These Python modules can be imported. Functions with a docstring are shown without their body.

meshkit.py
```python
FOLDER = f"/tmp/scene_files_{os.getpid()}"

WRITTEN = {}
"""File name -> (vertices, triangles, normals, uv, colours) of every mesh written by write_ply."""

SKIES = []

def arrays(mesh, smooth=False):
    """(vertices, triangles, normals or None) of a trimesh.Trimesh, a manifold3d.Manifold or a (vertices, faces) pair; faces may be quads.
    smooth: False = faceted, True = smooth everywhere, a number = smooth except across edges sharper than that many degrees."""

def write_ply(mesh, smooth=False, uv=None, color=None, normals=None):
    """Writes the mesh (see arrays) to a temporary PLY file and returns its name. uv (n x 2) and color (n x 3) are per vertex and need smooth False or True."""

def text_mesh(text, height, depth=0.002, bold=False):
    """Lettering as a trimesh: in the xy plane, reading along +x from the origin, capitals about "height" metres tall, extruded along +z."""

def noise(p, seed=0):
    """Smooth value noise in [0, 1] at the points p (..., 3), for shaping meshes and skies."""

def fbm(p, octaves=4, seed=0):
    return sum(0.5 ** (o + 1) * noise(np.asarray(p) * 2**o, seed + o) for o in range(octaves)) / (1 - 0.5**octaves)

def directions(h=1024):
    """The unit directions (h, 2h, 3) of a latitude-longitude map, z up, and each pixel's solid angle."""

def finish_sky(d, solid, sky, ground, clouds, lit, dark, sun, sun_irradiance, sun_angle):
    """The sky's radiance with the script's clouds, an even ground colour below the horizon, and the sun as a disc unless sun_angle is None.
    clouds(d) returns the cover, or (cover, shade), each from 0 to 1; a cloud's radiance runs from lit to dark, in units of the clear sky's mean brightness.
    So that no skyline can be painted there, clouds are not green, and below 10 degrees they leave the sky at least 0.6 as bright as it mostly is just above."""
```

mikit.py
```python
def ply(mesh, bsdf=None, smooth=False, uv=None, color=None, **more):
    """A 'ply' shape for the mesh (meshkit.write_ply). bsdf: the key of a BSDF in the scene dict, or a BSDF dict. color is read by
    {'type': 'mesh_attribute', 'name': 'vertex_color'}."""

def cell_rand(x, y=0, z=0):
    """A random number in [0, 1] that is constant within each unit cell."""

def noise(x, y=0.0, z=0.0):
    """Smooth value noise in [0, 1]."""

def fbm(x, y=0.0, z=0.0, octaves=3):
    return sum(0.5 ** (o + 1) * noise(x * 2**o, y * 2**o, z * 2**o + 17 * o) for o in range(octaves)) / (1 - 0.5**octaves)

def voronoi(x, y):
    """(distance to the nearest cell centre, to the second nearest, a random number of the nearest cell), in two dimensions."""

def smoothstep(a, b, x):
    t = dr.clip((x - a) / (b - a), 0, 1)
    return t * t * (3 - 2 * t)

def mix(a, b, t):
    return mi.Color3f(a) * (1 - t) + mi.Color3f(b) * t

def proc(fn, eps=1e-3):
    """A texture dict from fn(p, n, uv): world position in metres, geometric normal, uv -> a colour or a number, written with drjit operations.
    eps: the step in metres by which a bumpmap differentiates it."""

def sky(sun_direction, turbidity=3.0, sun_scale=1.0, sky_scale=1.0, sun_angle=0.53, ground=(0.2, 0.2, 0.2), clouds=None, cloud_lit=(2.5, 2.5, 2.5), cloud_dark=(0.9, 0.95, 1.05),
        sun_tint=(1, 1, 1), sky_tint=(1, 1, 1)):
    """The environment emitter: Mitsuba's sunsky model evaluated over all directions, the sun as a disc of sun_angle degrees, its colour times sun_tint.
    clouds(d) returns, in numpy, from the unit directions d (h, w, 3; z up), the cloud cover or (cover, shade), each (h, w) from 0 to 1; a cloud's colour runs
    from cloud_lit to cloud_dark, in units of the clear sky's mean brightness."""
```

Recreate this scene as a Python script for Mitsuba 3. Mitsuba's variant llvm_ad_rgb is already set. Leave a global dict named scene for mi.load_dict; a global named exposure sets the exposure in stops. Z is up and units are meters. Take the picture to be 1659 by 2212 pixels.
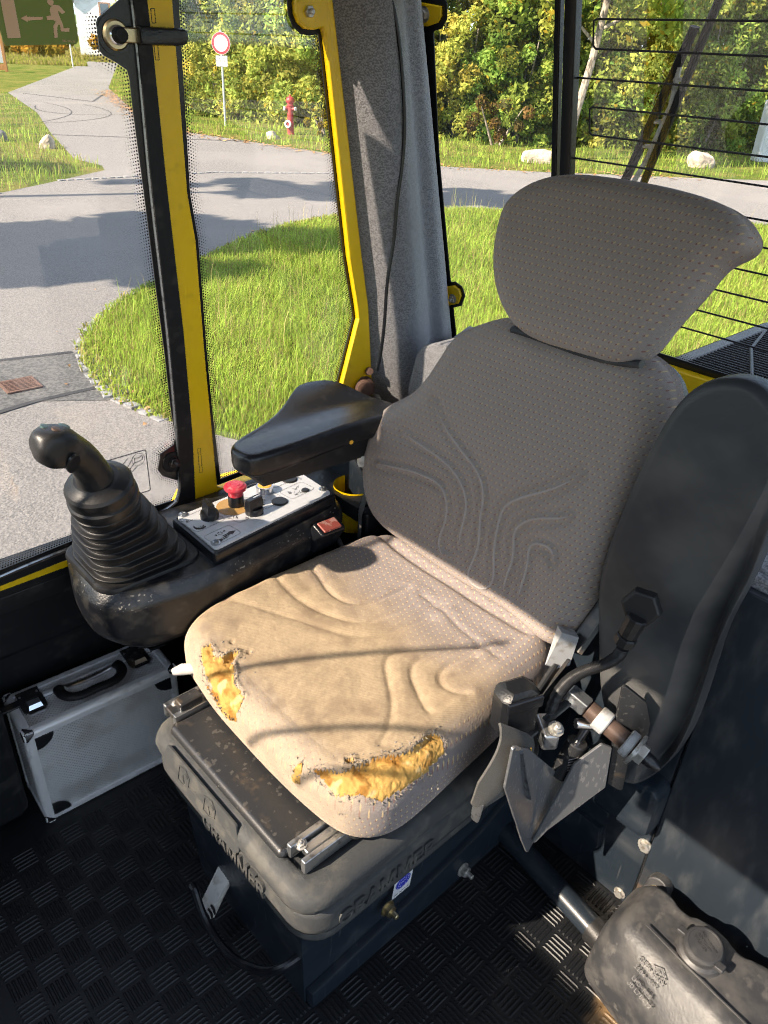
import math, random
import numpy as np
import drjit as dr
import trimesh
import shapely
from shapely.geometry import Polygon, Point
from shapely import affinity
from scipy.interpolate import splprep, splev
import mapbox_earcut as earcut
import manifold3d as m3
import mitsuba as mi
import mikit, meshkit
from mikit import noise, fbm, cell_rand, smoothstep, mix, proc

T = mi.ScalarTransform4f
rng = np.random.default_rng(7)
scene, labels = {'type': 'scene'}, {}

# ------------------------------------------------------------------ camera, sky, exposure
# cab frame: x to the rear of the cab, y to the driver's right, z up, cab floor z = 0, ground z = GZ
GZ = -1.35
TH = math.radians(44.0)
PITCH, ROLL = math.radians(31.0), math.atan2(148, 2764)
def site(x, y, z=0.0):
    """site frame (x right, y ahead of the doorway, z above the ground) -> cab frame"""
    return np.array([x * math.cos(TH) + y * math.sin(TH), -x * math.sin(TH) + y * math.cos(TH), GZ + z])
def site_dir(x, y, z=0.0):
    return site(x, y, z) - site(0, 0, 0)
_f = np.array([0, math.cos(PITCH), -math.sin(PITCH)])
_r0 = np.array([1.0, 0, 0]); _u0 = np.cross(_r0, _f)
_R = math.cos(ROLL) * _r0 + math.sin(ROLL) * _u0
_U = np.cross(_R, _f)
EYE = np.array([0, 0, 1.35])
scene['camera'] = {'type': 'perspective', 'fov': 2 * math.degrees(math.atan(829.5 / 1661.0)), 'fov_axis': 'x',
    'near_clip': 0.02, 'far_clip': 3000.0,
    'to_world': T().look_at(origin=EYE.tolist(), target=(EYE + site_dir(*_f)).tolist(), up=site_dir(*_U).tolist())}
SUN_EL = math.radians(35)
SUN = np.array([-.97 * math.cos(SUN_EL), .24 * math.cos(SUN_EL), math.sin(SUN_EL)])
def fill_clouds(d):
    """unseen thin bright cloud added over the whole sky to brighten the shade"""
    q = d / (np.abs(d[..., 2:3]) + .25)
    return np.clip((meshkit.fbm(q * 2.2 + 3.0, 4, 5) - .30) * 2.4, 0, 1) * .6, np.clip(meshkit.fbm(q * 4.0, 3, 9) - .35, 0, 1)
scene['sky'] = mikit.sky(SUN.tolist(), turbidity=3, sun_tint=(1.0, 1.05, 1.20), clouds=fill_clouds)  # clouds are added out of view as fill for the shaded interior
exposure = 3.25

# ------------------------------------------------------------------ helpers
def numbered(key):
    if key not in scene and key not in _used: return key
    k = 1
    while f'{key}_{k:03d}' in scene or f'{key}_{k:03d}' in _used: k += 1
    return f'{key}_{k:03d}'
_used = set()
smooth01 = lambda t: np.clip(t, 0, 1) ** 2 * (3 - 2 * np.clip(t, 0, 1))
def thing(name, label, cat, group=None, kind=None):
    key = numbered(name); _used.add(key)
    labels[key] = {'label': label, 'category': cat}
    if group: labels[key]['group'] = group
    if kind: labels[key]['kind'] = kind
    return key
def struct(name, mesh, bsdf, smooth=False, uv=None, color=None):
    key = numbered(name); scene[key] = mikit.ply(mesh, bsdf, smooth, uv=uv, color=color)
    labels[key] = {'label': name.replace('_', ' '), 'kind': 'structure'}
    return key
def part(parent, name, mesh, bsdf, smooth=30, uv=None, color=None, label=None, kind=None):
    key = numbered(parent + '__' + name)
    scene[key] = mikit.ply(mesh, bsdf, smooth, uv=uv, color=color)
    d = {}
    if label: d['label'] = label
    if kind: d['kind'] = kind
    if d: labels[key] = d
    return key
def reuse(parent, name, shape, M):
    key = numbered(parent + '__' + name)
    scene[key] = {**shape, 'to_world': T(np.asarray(M, float).tolist()) if not isinstance(M, type(T())) else M}
    return key
def solo(name, mesh, bsdf, label, cat, smooth=30, group=None, kind=None, uv=None, color=None):
    key = thing(name, label, cat, group, kind); _used.discard(key)
    scene[key] = mikit.ply(mesh, bsdf, smooth, uv=uv, color=color)
    return key
V = lambda *a: np.array(a, float)
def unit(v): v = np.asarray(v, float); return v / np.linalg.norm(v)
def cat(ms): return trimesh.util.concatenate([m for m in ms if m is not None])
def frame(o, ex, ey, ez=None):
    ex = unit(ex); ez = unit(np.cross(ex, ey)) if ez is None else unit(ez); ey = np.cross(ez, ex)
    M = np.eye(4); M[:3, 0], M[:3, 1], M[:3, 2], M[:3, 3] = ex, ey, ez, o
    return M
def tf(m, M): m = m.copy(); m.apply_transform(M); return m
def box(x0, x1, y0, y1, z0, z1, b=0.0):
    x0, x1 = sorted((x0, x1)); y0, y1 = sorted((y0, y1)); z0, z1 = sorted((z0, z1))
    if b <= 0:
        m = trimesh.creation.box((x1 - x0, y1 - y0, z1 - z0))
        m.apply_translation(((x0 + x1) / 2, (y0 + y1) / 2, (z0 + z1) / 2)); return m
    b = min(b, .45 * min(x1 - x0, y1 - y0, z1 - z0)); p = []
    k = b * .3
    for sx, ax in ((1, x0), (-1, x1)):
        for sy, ay in ((1, y0), (-1, y1)):
            for sz, az in ((1, z0), (-1, z1)):
                for d in ((b, b, 0), (b, 0, b), (0, b, b), (k, k, b), (k, b, k), (b, k, k)):
                    p.append((ax + sx * d[0], ay + sy * d[1], az + sz * d[2]))
    return trimesh.PointCloud(np.array(p)).convex_hull
def hull(pts): return trimesh.PointCloud(np.asarray(pts, float)).convex_hull
def spline(pts, n, closed=False, s=0.0):
    pts = np.asarray(pts, float)
    if closed: pts = np.vstack([pts, pts[:1]])
    k = min(3, len(pts) - 1)
    t, _ = splprep(pts.T, s=s, per=closed, k=k)
    u = np.linspace(0, 1, n, endpoint=not closed)
    return np.array(splev(u, t)).T
def tube(pts, r, n=10, cap=True, flat=None):
    p = np.asarray(pts, float); r = np.broadcast_to(np.asarray(r, float), (len(p),))
    t = np.gradient(p, axis=0); t /= np.linalg.norm(t, axis=1, keepdims=True) + 1e-12
    a = np.cross(t[0], [0, 0, 1.0]); a = a if np.linalg.norm(a) > .05 else np.cross(t[0], [1.0, 0, 0]); a = unit(a)
    rings = []
    ang = np.arange(n) * 2 * np.pi / n
    for i in range(len(p)):
        a = unit(a - t[i] * (a @ t[i])); b = np.cross(t[i], a)
        f = 1.0 if flat is None else flat
        rings.append(p[i] + r[i] * (np.cos(ang)[:, None] * a + f * np.sin(ang)[:, None] * b))
    v = np.vstack(rings); f = []
    for i in range(len(p) - 1):
        for j in range(n):
            q = [i * n + j, i * n + (j + 1) % n, (i + 1) * n + (j + 1) % n, (i + 1) * n + j]
            f += [[q[0], q[1], q[2]], [q[0], q[2], q[3]]]
    if cap:
        v = np.vstack([v, p[:1], p[-1:]]); c0, c1 = len(v) - 2, len(v) - 1; L = (len(p) - 1) * n
        for j in range(n):
            f += [[c0, (j + 1) % n, j], [c1, L + j, L + (j + 1) % n]]
    return trimesh.Trimesh(v, np.array(f), process=False)
def cyl(p0, p1, r, n=24, r1=None, bev=0.0):
    p0, p1 = np.asarray(p0, float), np.asarray(p1, float); r1 = r if r1 is None else r1
    d = p1 - p0; L = np.linalg.norm(d)
    if bev: prof = [(0, 0), (r - bev, 0), (r, bev), (r1, L - bev), (r1 - bev, L), (0, L)]
    else: prof = [(0, 0), (r, 0), (r1, L), (0, L)]
    return lathe(prof, p0, d, n)
def lathe(prof, o, axis, n=32):
    z = unit(axis); ex = unit(np.cross(z, [0.3, 1, 0.2])); M = frame(o, ex, np.cross(z, ex), z)
    prof = np.asarray(prof, float); ang = np.arange(n) * 2 * np.pi / n
    v = np.stack([prof[:, 0, None] * np.cos(ang), prof[:, 0, None] * np.sin(ang), np.repeat(prof[:, 1, None], n, 1)], -1).reshape(-1, 3)
    f = []
    for i in range(len(prof) - 1):
        for j in range(n):
            a, b, c, d = i * n + j, i * n + (j + 1) % n, (i + 1) * n + (j + 1) % n, (i + 1) * n + j
            f += [[a, b, c], [a, c, d]]
    m = trimesh.Trimesh(v, np.array(f), process=False); m.merge_vertices(); m.update_faces(m.nondegenerate_faces()); m.apply_transform(M); return m
def tri2(poly):
    ext = np.array(poly.exterior.coords)[:-1]; rings = [ext] + [np.array(h.coords)[:-1] for h in poly.interiors]
    v = np.vstack(rings); ends = np.cumsum([len(r) for r in rings]).astype(np.uint32)
    return v, earcut.triangulate_float64(v, ends).reshape(-1, 3).astype(int), ends
def prism2(poly, z0, z1, bev=0.0):
    """shapely polygon -> solid between z0 and z1 (front z1, chamfered by bev)"""
    if hasattr(poly, "geoms"): return cat([prism2(g, z0, z1, bev) for g in poly.geoms if g.area > 1e-7])
    poly = shapely.geometry.polygon.orient(poly)
    if bev <= 0: 
        m = trimesh.creation.extrude_polygon(poly, z1 - z0, engine='earcut'); m.apply_translation((0, 0, z0)); return m
    ext = np.array(poly.exterior.coords)[:-1]
    keep = np.linalg.norm(ext - np.roll(ext, 1, 0), axis=1) > 1e-6; ext = ext[keep]
    d1 = ext - np.roll(ext, 1, 0); d2 = np.roll(ext, -1, 0) - ext
    n1 = np.stack([-d1[:, 1], d1[:, 0]], 1); n1 /= np.linalg.norm(n1, axis=1, keepdims=True)
    n2 = np.stack([-d2[:, 1], d2[:, 0]], 1); n2 /= np.linalg.norm(n2, axis=1, keepdims=True)
    m = n1 + n2; m /= np.maximum((m * n1).sum(1, keepdims=True), .5)
    rings = [(ext, z0), (ext, z1 - bev), (ext + m * bev * .3, z1 - bev * .3), (ext + m * bev, z1)]
    N = len(ext); v = np.vstack([np.c_[r, np.full(N, z)] for r, z in rings]); f = []
    for k in range(3):
        j = np.arange(N); a, b = k * N + j, k * N + (j + 1) % N
        f += [np.c_[a, b, b + N], np.c_[a, b + N, a + N]]
    _, t, _ = tri2(Polygon(ext)); 
    f += [t[:, ::-1], t + 3 * N] if np.cross(*(ext[t[0]][1:] - ext[t[0]][0])) > 0 else [t, t[:, ::-1] + 3 * N]
    return trimesh.Trimesh(v, np.vstack(f), process=False)
def to2(M, pts):
    p = np.asarray(pts, float) - M[:3, 3]; return p @ M[:3, :2]
def slab(pts3, M, z0, z1, bev=0.0, sm=0.0):
    poly = Polygon(to2(M, pts3)).buffer(0)
    if sm: poly = poly.buffer(-sm).buffer(2 * sm).buffer(-sm).simplify(sm * .04)
    return tf(prism2(poly, z0, z1, bev), M)
def text(s, h, M, depth=.001, bold=False, width=None, mirror=False):
    m = meshkit.text_mesh(s, h, depth, bold)
    if width: m.apply_scale([width / (m.bounds[1, 0] - m.bounds[0, 0]), 1, 1])
    if mirror:
        m.apply_transform(np.diag([-1., 1, 1, 1]))
    return tf(m, M)
def seg_dist(p, lines):
    """distance of 2-D points to polylines"""
    out = np.full(len(p), 9.0)
    for L in lines:
        L = np.asarray(L)
        for a, b in zip(L[:-1], L[1:]):
            d = b - a; t = np.clip(((p - a) @ d) / (d @ d + 1e-12), 0, 1)
            out = np.minimum(out, np.linalg.norm(p - a - t[:, None] * d, axis=1))
    return out
def pillow(outline, M, top, R, back, n=240, nr=60, bump=None, s=1e-5, Rb=None):
    """upholstered pad: outline (2-D, frame M), front at z = top with rounded rim R, back at z = -back. bump(xy, edge_distance) adds height. Returns mesh, uv"""
    o = spline(outline, n, True, s)
    if Polygon(o).exterior.is_ccw is False: o = o[::-1]
    c = np.array(Polygon(o).centroid.coords[0])
    q = 1 - (1 - np.linspace(0, 1, nr)) ** 1.35
    ring = Polygon(o).exterior
    grid = c + q[:, None, None] * (o - c)[None]
    flat = grid.reshape(-1, 2)
    d = shapely.distance(shapely.points(flat), ring)
    d[-n:] = 0
    e = np.clip(d / R, 0, 1)
    z = top - R + R * np.sqrt(np.clip(1 - (1 - e) ** 2, 0, 1))
    if bump is not None: z = z + bump(flat, d) * np.clip(d / R, 0, 1)
    Rb = back + top - R if Rb is None else Rb
    v = [np.c_[flat, z]]; uv = [flat]
    k = [(.0, .25), (.0, .5), (.06, .75), (.2, .93), (.5, 1.0), (1.0, 1.0)]
    for a, b in k:
        w = o + (c - o) * (a * Rb / np.linalg.norm(o - c, axis=1, keepdims=True)) * (1 if a < 1 else 0)
        if a == 1.0: w = o + (c - o) * .98
        zz = (top - R) + b * (-back - top + R)
        v.append(np.c_[w, np.full(n, zz)]); uv.append(w + (o - c) * .0 + (o - c) / np.linalg.norm(o - c, axis=1, keepdims=True) * (b * (back + top - R)))
    v = np.vstack(v); uv = np.vstack(uv); rows = nr + len(k)
    j = np.arange(n); f = []
    for i in range(rows - 1):
        a, b = i * n + j, i * n + (j + 1) % n
        f += [np.c_[a, a + n, b + n], np.c_[a, b + n, b]]
    m = trimesh.Trimesh(tfp(M, v), np.vstack(f), process=False)
    return m, uv
def tfp(M, v): return np.asarray(v) @ M[:3, :3].T + M[:3, 3]
def hexbolt(p, axis, r=.009, h=.007, washer=True, stud=0.0):
    z = unit(axis); ex = unit(np.cross(z, [.31, .9, .2])); M = frame(p, ex, np.cross(z, ex), z); ms = []
    if washer: ms.append(lathe([(0, 0), (r * 1.45, 0), (r * 1.45, .0016), (0, .0016)], p, z, 24))
    hx = Polygon([(r * 1.08 * math.cos(k * math.pi / 3), r * 1.08 * math.sin(k * math.pi / 3)) for k in range(6)])
    ms.append(tf(prism2(hx, .0016, h, r * .12), M))
    if stud: ms.append(lathe([(0, h), (r * .5, h), (r * .5, h + stud), (r * .35, h + stud + .001), (0, h + stud + .001)], p, z, 16))
    return cat(ms)

# traced outlines, metres in the cab frame
D = {
 'frit_edge': [(0.5924, 1.2, 1.392), (0.5759, 1.2, 1.381), (0.5581, 1.2, 1.369), (0.5551, 1.2, 1.363), (0.5549, 1.2, 1.331), (0.5589, 1.2, 1.325), (0.5782, 1.2, 1.316), (0.5934, 1.2, 1.307), (0.5954, 1.2, 1.296), (0.5955, 1.2, 1.258), (0.5965, 1.2, 1.219), (0.5986, 1.2, 1.151), (0.6006, 1.2, 1.058), (0.6016, 1.2, 0.9964), (0.6051, 1.2, 0.8754), (0.6057, 1.2, 0.7729), (0.6092, 1.2, 0.7162), (0.6038, 1.2, 0.7016), (0.5741, 1.2, 0.6904), (0.5743, 1.2, 0.6836), (0.5668, 1.2, 0.6599), (0.5746, 1.2, 0.6446), (0.6064, 1.2, 0.6239), (0.6112, 1.2, 0.6019), (0.5975, 1.2, 0.586), (0.5441, 1.2, 0.5879), (0.3983, 1.2, 0.5758), (0.2645, 1.2, 0.5673)],
 'seal_outer': [(0.6304, 1.2, 1.394), (0.6322, 1.2, 1.338), (0.634, 1.2, 1.156), (0.6402, 1.2, 0.9096), (0.6395, 1.2, 0.72), (0.6331, 1.2, 0.5765), (0.6197, 1.2, 0.5549), (0.5888, 1.2, 0.5505), (0.3937, 1.2, 0.5477), (0.2594, 1.2, 0.5426)],
 'seal_inner': [(0.6098, 1.2, 1.393), (0.6103, 1.2, 1.337), (0.6087, 1.2, 1.158), (0.6122, 1.2, 0.9148), (0.6104, 1.2, 0.7281), (0.6037, 1.2, 0.6075), (0.5954, 1.2, 0.5847), (0.5716, 1.2, 0.5747), (0.3964, 1.2, 0.5646), (0.2623, 1.2, 0.5568)],
 'pillar_R': [(0.6737, 1.2, 1.397), (0.6731, 1.2, 1.135), (0.6815, 1.2, 1.059), (0.6818, 1.2, 0.8763), (0.6828, 1.2, 0.8087), (0.6843, 1.2, 0.7431), (0.6871, 1.2, 0.581)],
 'rw_inner': [(0.944, 1.2, 1.377), (0.9499, 1.2, 1.366), (1.013, 1.2, 0.9954), (1.037, 1.2, 0.8946), (1.042, 1.2, 0.8676), (0.9982, 1.2, 0.7233), (0.9632, 1.2, 0.6291)],
 'rw_outer': [(0.9644, 1.2, 1.416), (1.046, 1.2, 0.9915), (1.068, 1.2, 0.8897), (1.085, 1.2, 0.7344), (1.099, 1.2, 0.626)],
 'sticker': [(0.42, 1.194, 1.381), (0.5247, 1.194, 1.387), (0.5264, 1.194, 1.341), (0.5221, 1.194, 1.337), (0.4269, 1.194, 1.33), (0.4252, 1.194, 1.333), (0.4248, 1.194, 1.362)],
 'stk_door': [(0.4286, 1.194, 1.381), (0.4469, 1.194, 1.382), (0.4477, 1.194, 1.341), (0.431, 1.194, 1.34)],
 'stk_arrow': [(0.4523, 1.194, 1.363), (0.4606, 1.194, 1.367), (0.4605, 1.194, 1.365), (0.4812, 1.194, 1.366), (0.4808, 1.194, 1.363), (0.4605, 1.194, 1.361), (0.4607, 1.194, 1.359)],
 'stk_body': [(0.493, 1.194, 1.376), (0.4975, 1.194, 1.38), (0.5052, 1.194, 1.38), (0.5119, 1.194, 1.373), (0.5077, 1.194, 1.371), (0.5036, 1.194, 1.375), (0.5025, 1.194, 1.373), (0.5042, 1.194, 1.365), (0.5066, 1.194, 1.36), (0.5072, 1.194, 1.354), (0.5148, 1.194, 1.355), (0.5138, 1.194, 1.351), (0.5038, 1.194, 1.351), (0.5031, 1.194, 1.358), (0.5018, 1.194, 1.36), (0.4981, 1.194, 1.355), (0.4971, 1.194, 1.344), (0.4933, 1.194, 1.343), (0.4938, 1.194, 1.356), (0.4981, 1.194, 1.361), (0.4951, 1.194, 1.364), (0.4868, 1.194, 1.363), (0.4871, 1.194, 1.367), (0.493, 1.194, 1.368), (0.4923, 1.194, 1.373)],
 'latch': [(0.5813, 1.18, 1.35), (0.5624, 1.18, 1.349), (0.5997, 1.18, 1.351), (0.6082, 1.18, 1.361), (0.6074, 1.18, 1.341), (0.6837, 1.18, 1.362), (0.6799, 1.18, 1.342)],
 'rg_frit': [(1.341, 1.316, 1.393), (1.383, 1.314, 1.156), (1.429, 1.294, 0.8983), (1.462, 1.276, 0.7161)],
 'rg_tab1': [(1.332, 1.356, 1.44), (1.333, 1.285, 1.432), (1.337, 1.286, 1.413), (1.339, 1.297, 1.401), (1.34, 1.327, 1.394), (1.34, 1.351, 1.395)],
 'rg_nut1': [(1.336, 1.333, 1.417)],
 'rg_tab2': [(1.437, 1.299, 0.8568), (1.436, 1.275, 0.8645), (1.437, 1.257, 0.8583), (1.44, 1.25, 0.8426), (1.444, 1.261, 0.8186), (1.446, 1.294, 0.8045)],
 'rg_nut2': [(1.442, 1.278, 0.8299)],
 'rg_bars': [(1.332, 0.9982, 1.439), (1.383, 0.9798, 1.157), (1.332, 0.9675, 1.439), (1.382, 0.9501, 1.161)],
 'heat0': [(1.337, 0.6188, 1.414), (1.337, 0.9197, 1.412), (1.338, 0.9251, 1.409), (1.344, 0.9235, 1.373), (1.345, 0.9172, 1.368), (1.345, 0.6083, 1.367)],
 'heat1': [(1.353, 0.5979, 1.322), (1.353, 0.9456, 1.322)],
 'heat2': [(1.362, 0.5874, 1.276), (1.361, 0.9161, 1.277), (1.362, 0.9208, 1.274), (1.369, 0.9182, 1.235), (1.37, 0.9116, 1.231), (1.37, 0.5771, 1.23)],
 'heat3': [(1.378, 0.5669, 1.186), (1.377, 0.9392, 1.187)],
 'heat4': [(1.387, 0.5557, 1.137), (1.387, 0.6028, 1.135)],
 'heat5': [(1.395, 0.5452, 1.091), (1.395, 0.5852, 1.092)],
 'heat6': [(1.403, 0.5349, 1.045), (1.403, 0.6231, 1.048)],
 'heat7': [(1.411, 0.5242, 0.9987), (1.411, 0.6505, 1.003)],
 'heat8': [(1.419, 0.5143, 0.9552), (1.419, 0.6755, 0.9573)],
 'heat9': [(1.427, 0.5043, 0.9112), (1.426, 0.7031, 0.9166)],
 'wiper': [(1.398, 0.7669, 1.406), (1.44, 0.862, 1.171), (1.392, 0.7036, 1.442), (1.44, 0.8222, 1.174), (1.387, 0.7239, 1.466)],
 'cable': [(1.049, 1.138, 1.421), (1.062, 1.134, 1.383), (1.075, 1.131, 1.321), (1.085, 1.128, 1.241), (1.086, 1.128, 1.179), (1.079, 1.13, 1.099), (1.076, 1.131, 1.031), (1.067, 1.133, 0.96), (1.065, 1.134, 0.8853), (1.059, 1.135, 0.8075), (1.052, 1.137, 0.7677)],
 'cush_c1': [(0.713, 0.9175, 0.505), (0.7053, 0.8739, 0.505), (0.7021, 0.8373, 0.505), (0.7169, 0.8042, 0.505), (0.7464, 0.7886, 0.505), (0.7855, 0.7827, 0.505), (0.8201, 0.7767, 0.505)],
 'cush_c2': [(0.6459, 0.9396, 0.505), (0.6441, 0.8886, 0.505), (0.6536, 0.8348, 0.505), (0.6686, 0.7902, 0.505), (0.6901, 0.7608, 0.505), (0.7259, 0.7476, 0.505), (0.7783, 0.7334, 0.505), (0.8327, 0.7017, 0.505)],
 'cush_c3': [(0.5427, 0.9455, 0.505), (0.575, 0.8947, 0.505), (0.6079, 0.8398, 0.505), (0.6333, 0.7839, 0.505), (0.6578, 0.741, 0.505), (0.6924, 0.7164, 0.505), (0.7398, 0.7046, 0.505), (0.7895, 0.6877, 0.505)],
 'cush_c4': [(0.8038, 0.584, 0.505), (0.7682, 0.6132, 0.505), (0.72, 0.6456, 0.505), (0.6727, 0.6666, 0.505), (0.6484, 0.6484, 0.505), (0.6195, 0.6065, 0.505), (0.5887, 0.5707, 0.505), (0.5594, 0.5489, 0.505), (0.5347, 0.5364, 0.505)],
 'cush_c5': [(0.7986, 0.5845, 0.505), (0.7413, 0.6137, 0.505), (0.6911, 0.6268, 0.505), (0.6721, 0.6152, 0.505), (0.6508, 0.5805, 0.505), (0.6312, 0.5411, 0.505), (0.6287, 0.5313, 0.505)],
 'cush_c6': [(0.7739, 0.5726, 0.505), (0.7302, 0.5877, 0.505), (0.7036, 0.5825, 0.505), (0.688, 0.5624, 0.505), (0.6873, 0.5374, 0.505), (0.6973, 0.5228, 0.505)],
 'cush_c7': [(0.8228, 0.7438, 0.505), (0.816, 0.6581, 0.505), (0.8038, 0.584, 0.505), (0.8017, 0.5426, 0.505)],
 'foamA': [(0.4573, 0.8838, 0.475), (0.4689, 0.8779, 0.475), (0.4615, 0.8519, 0.475), (0.4686, 0.8391, 0.475), (0.4858, 0.8389, 0.475), (0.493, 0.8329, 0.475), (0.4741, 0.8207, 0.475), (0.4683, 0.8051, 0.475), (0.453, 0.7848, 0.475), (0.4489, 0.7499, 0.475), (0.4357, 0.7424, 0.475), (0.425, 0.7574, 0.475), (0.4299, 0.791, 0.475), (0.4377, 0.8305, 0.475), (0.4445, 0.859, 0.475)],
 'foamB': [(0.4468, 0.5758, 0.475), (0.4541, 0.5594, 0.475), (0.4685, 0.537, 0.475), (0.4905, 0.5285, 0.475), (0.5153, 0.5178, 0.475), (0.5402, 0.502, 0.475), (0.5581, 0.4973, 0.475), (0.5987, 0.5009, 0.475), (0.6131, 0.4915, 0.475), (0.605, 0.4791, 0.475), (0.5777, 0.4755, 0.475), (0.5514, 0.4719, 0.475), (0.5136, 0.4739, 0.475), (0.4846, 0.4791, 0.475), (0.4729, 0.4939, 0.475), (0.4564, 0.5127, 0.475), (0.4469, 0.5256, 0.475), (0.4469, 0.5503, 0.475)],
 'foamC': [(0.4329, 0.6047, 0.49), (0.4415, 0.5949, 0.49), (0.4354, 0.5895, 0.49), (0.4306, 0.5962, 0.49)],
 'foamD': [(0.4845, 0.5515, 0.487), (0.4918, 0.5453, 0.487), (0.4879, 0.5382, 0.487), (0.4806, 0.5444, 0.487)],
 'pinholes': [(0.499, 0.8587, 0.5), (0.5081, 0.8222, 0.5)],
 'back_outline': [(0.8802, 0.5009, 0.5207), (0.8811, 0.5906, 0.5246), (0.8816, 0.6874, 0.5266), (0.8822, 0.7934, 0.5288), (0.8833, 0.8838, 0.5335), (0.8857, 0.9382, 0.5429), (0.894, 0.9856, 0.5764), (0.908, 1.016, 0.6325), (0.9212, 1.028, 0.6854), (0.9325, 1.018, 0.7308), (0.9423, 0.9911, 0.7698), (0.9503, 0.9508, 0.8021), (0.9591, 0.9201, 0.8373), (0.9721, 0.8974, 0.8896), (0.9828, 0.873, 0.9322), (0.9895, 0.8342, 0.9592), (0.9955, 0.7817, 0.9834), (0.9959, 0.6697, 0.9847), (0.9985, 0.5651, 0.9952), (0.9981, 0.5222, 0.9937), (0.9946, 0.4907, 0.9798), (0.9884, 0.466, 0.9546), (0.9794, 0.4543, 0.9188), (0.9668, 0.4531, 0.8683), (0.9479, 0.4571, 0.7923), (0.9271, 0.46, 0.7088), (0.9072, 0.4622, 0.629), (0.8896, 0.4698, 0.5587), (0.8826, 0.4815, 0.5305)],
 'back_g0': [(0.9531, 0.8599, 0.8131), (0.9439, 0.818, 0.7764), (0.9372, 0.7637, 0.7496), (0.9321, 0.7292, 0.7292), (0.9246, 0.7101, 0.6989), (0.9155, 0.7047, 0.6625), (0.9004, 0.6933, 0.6017), (0.8871, 0.6905, 0.5487), (0.8868, 0.6624, 0.5472), (0.8898, 0.648, 0.5592), (0.9026, 0.6564, 0.6106), (0.9156, 0.6653, 0.6628), (0.9236, 0.6644, 0.695), (0.9302, 0.6441, 0.7215), (0.9378, 0.6026, 0.7518), (0.9448, 0.5677, 0.7798), (0.9515, 0.5432, 0.8068)],
 'back_g1': [(0.935, 0.9066, 0.7408), (0.9321, 0.8417, 0.729), (0.9293, 0.7912, 0.7177), (0.9249, 0.7595, 0.7), (0.9181, 0.7413, 0.6727), (0.9097, 0.7374, 0.6392), (0.899, 0.7332, 0.5962)],
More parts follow.
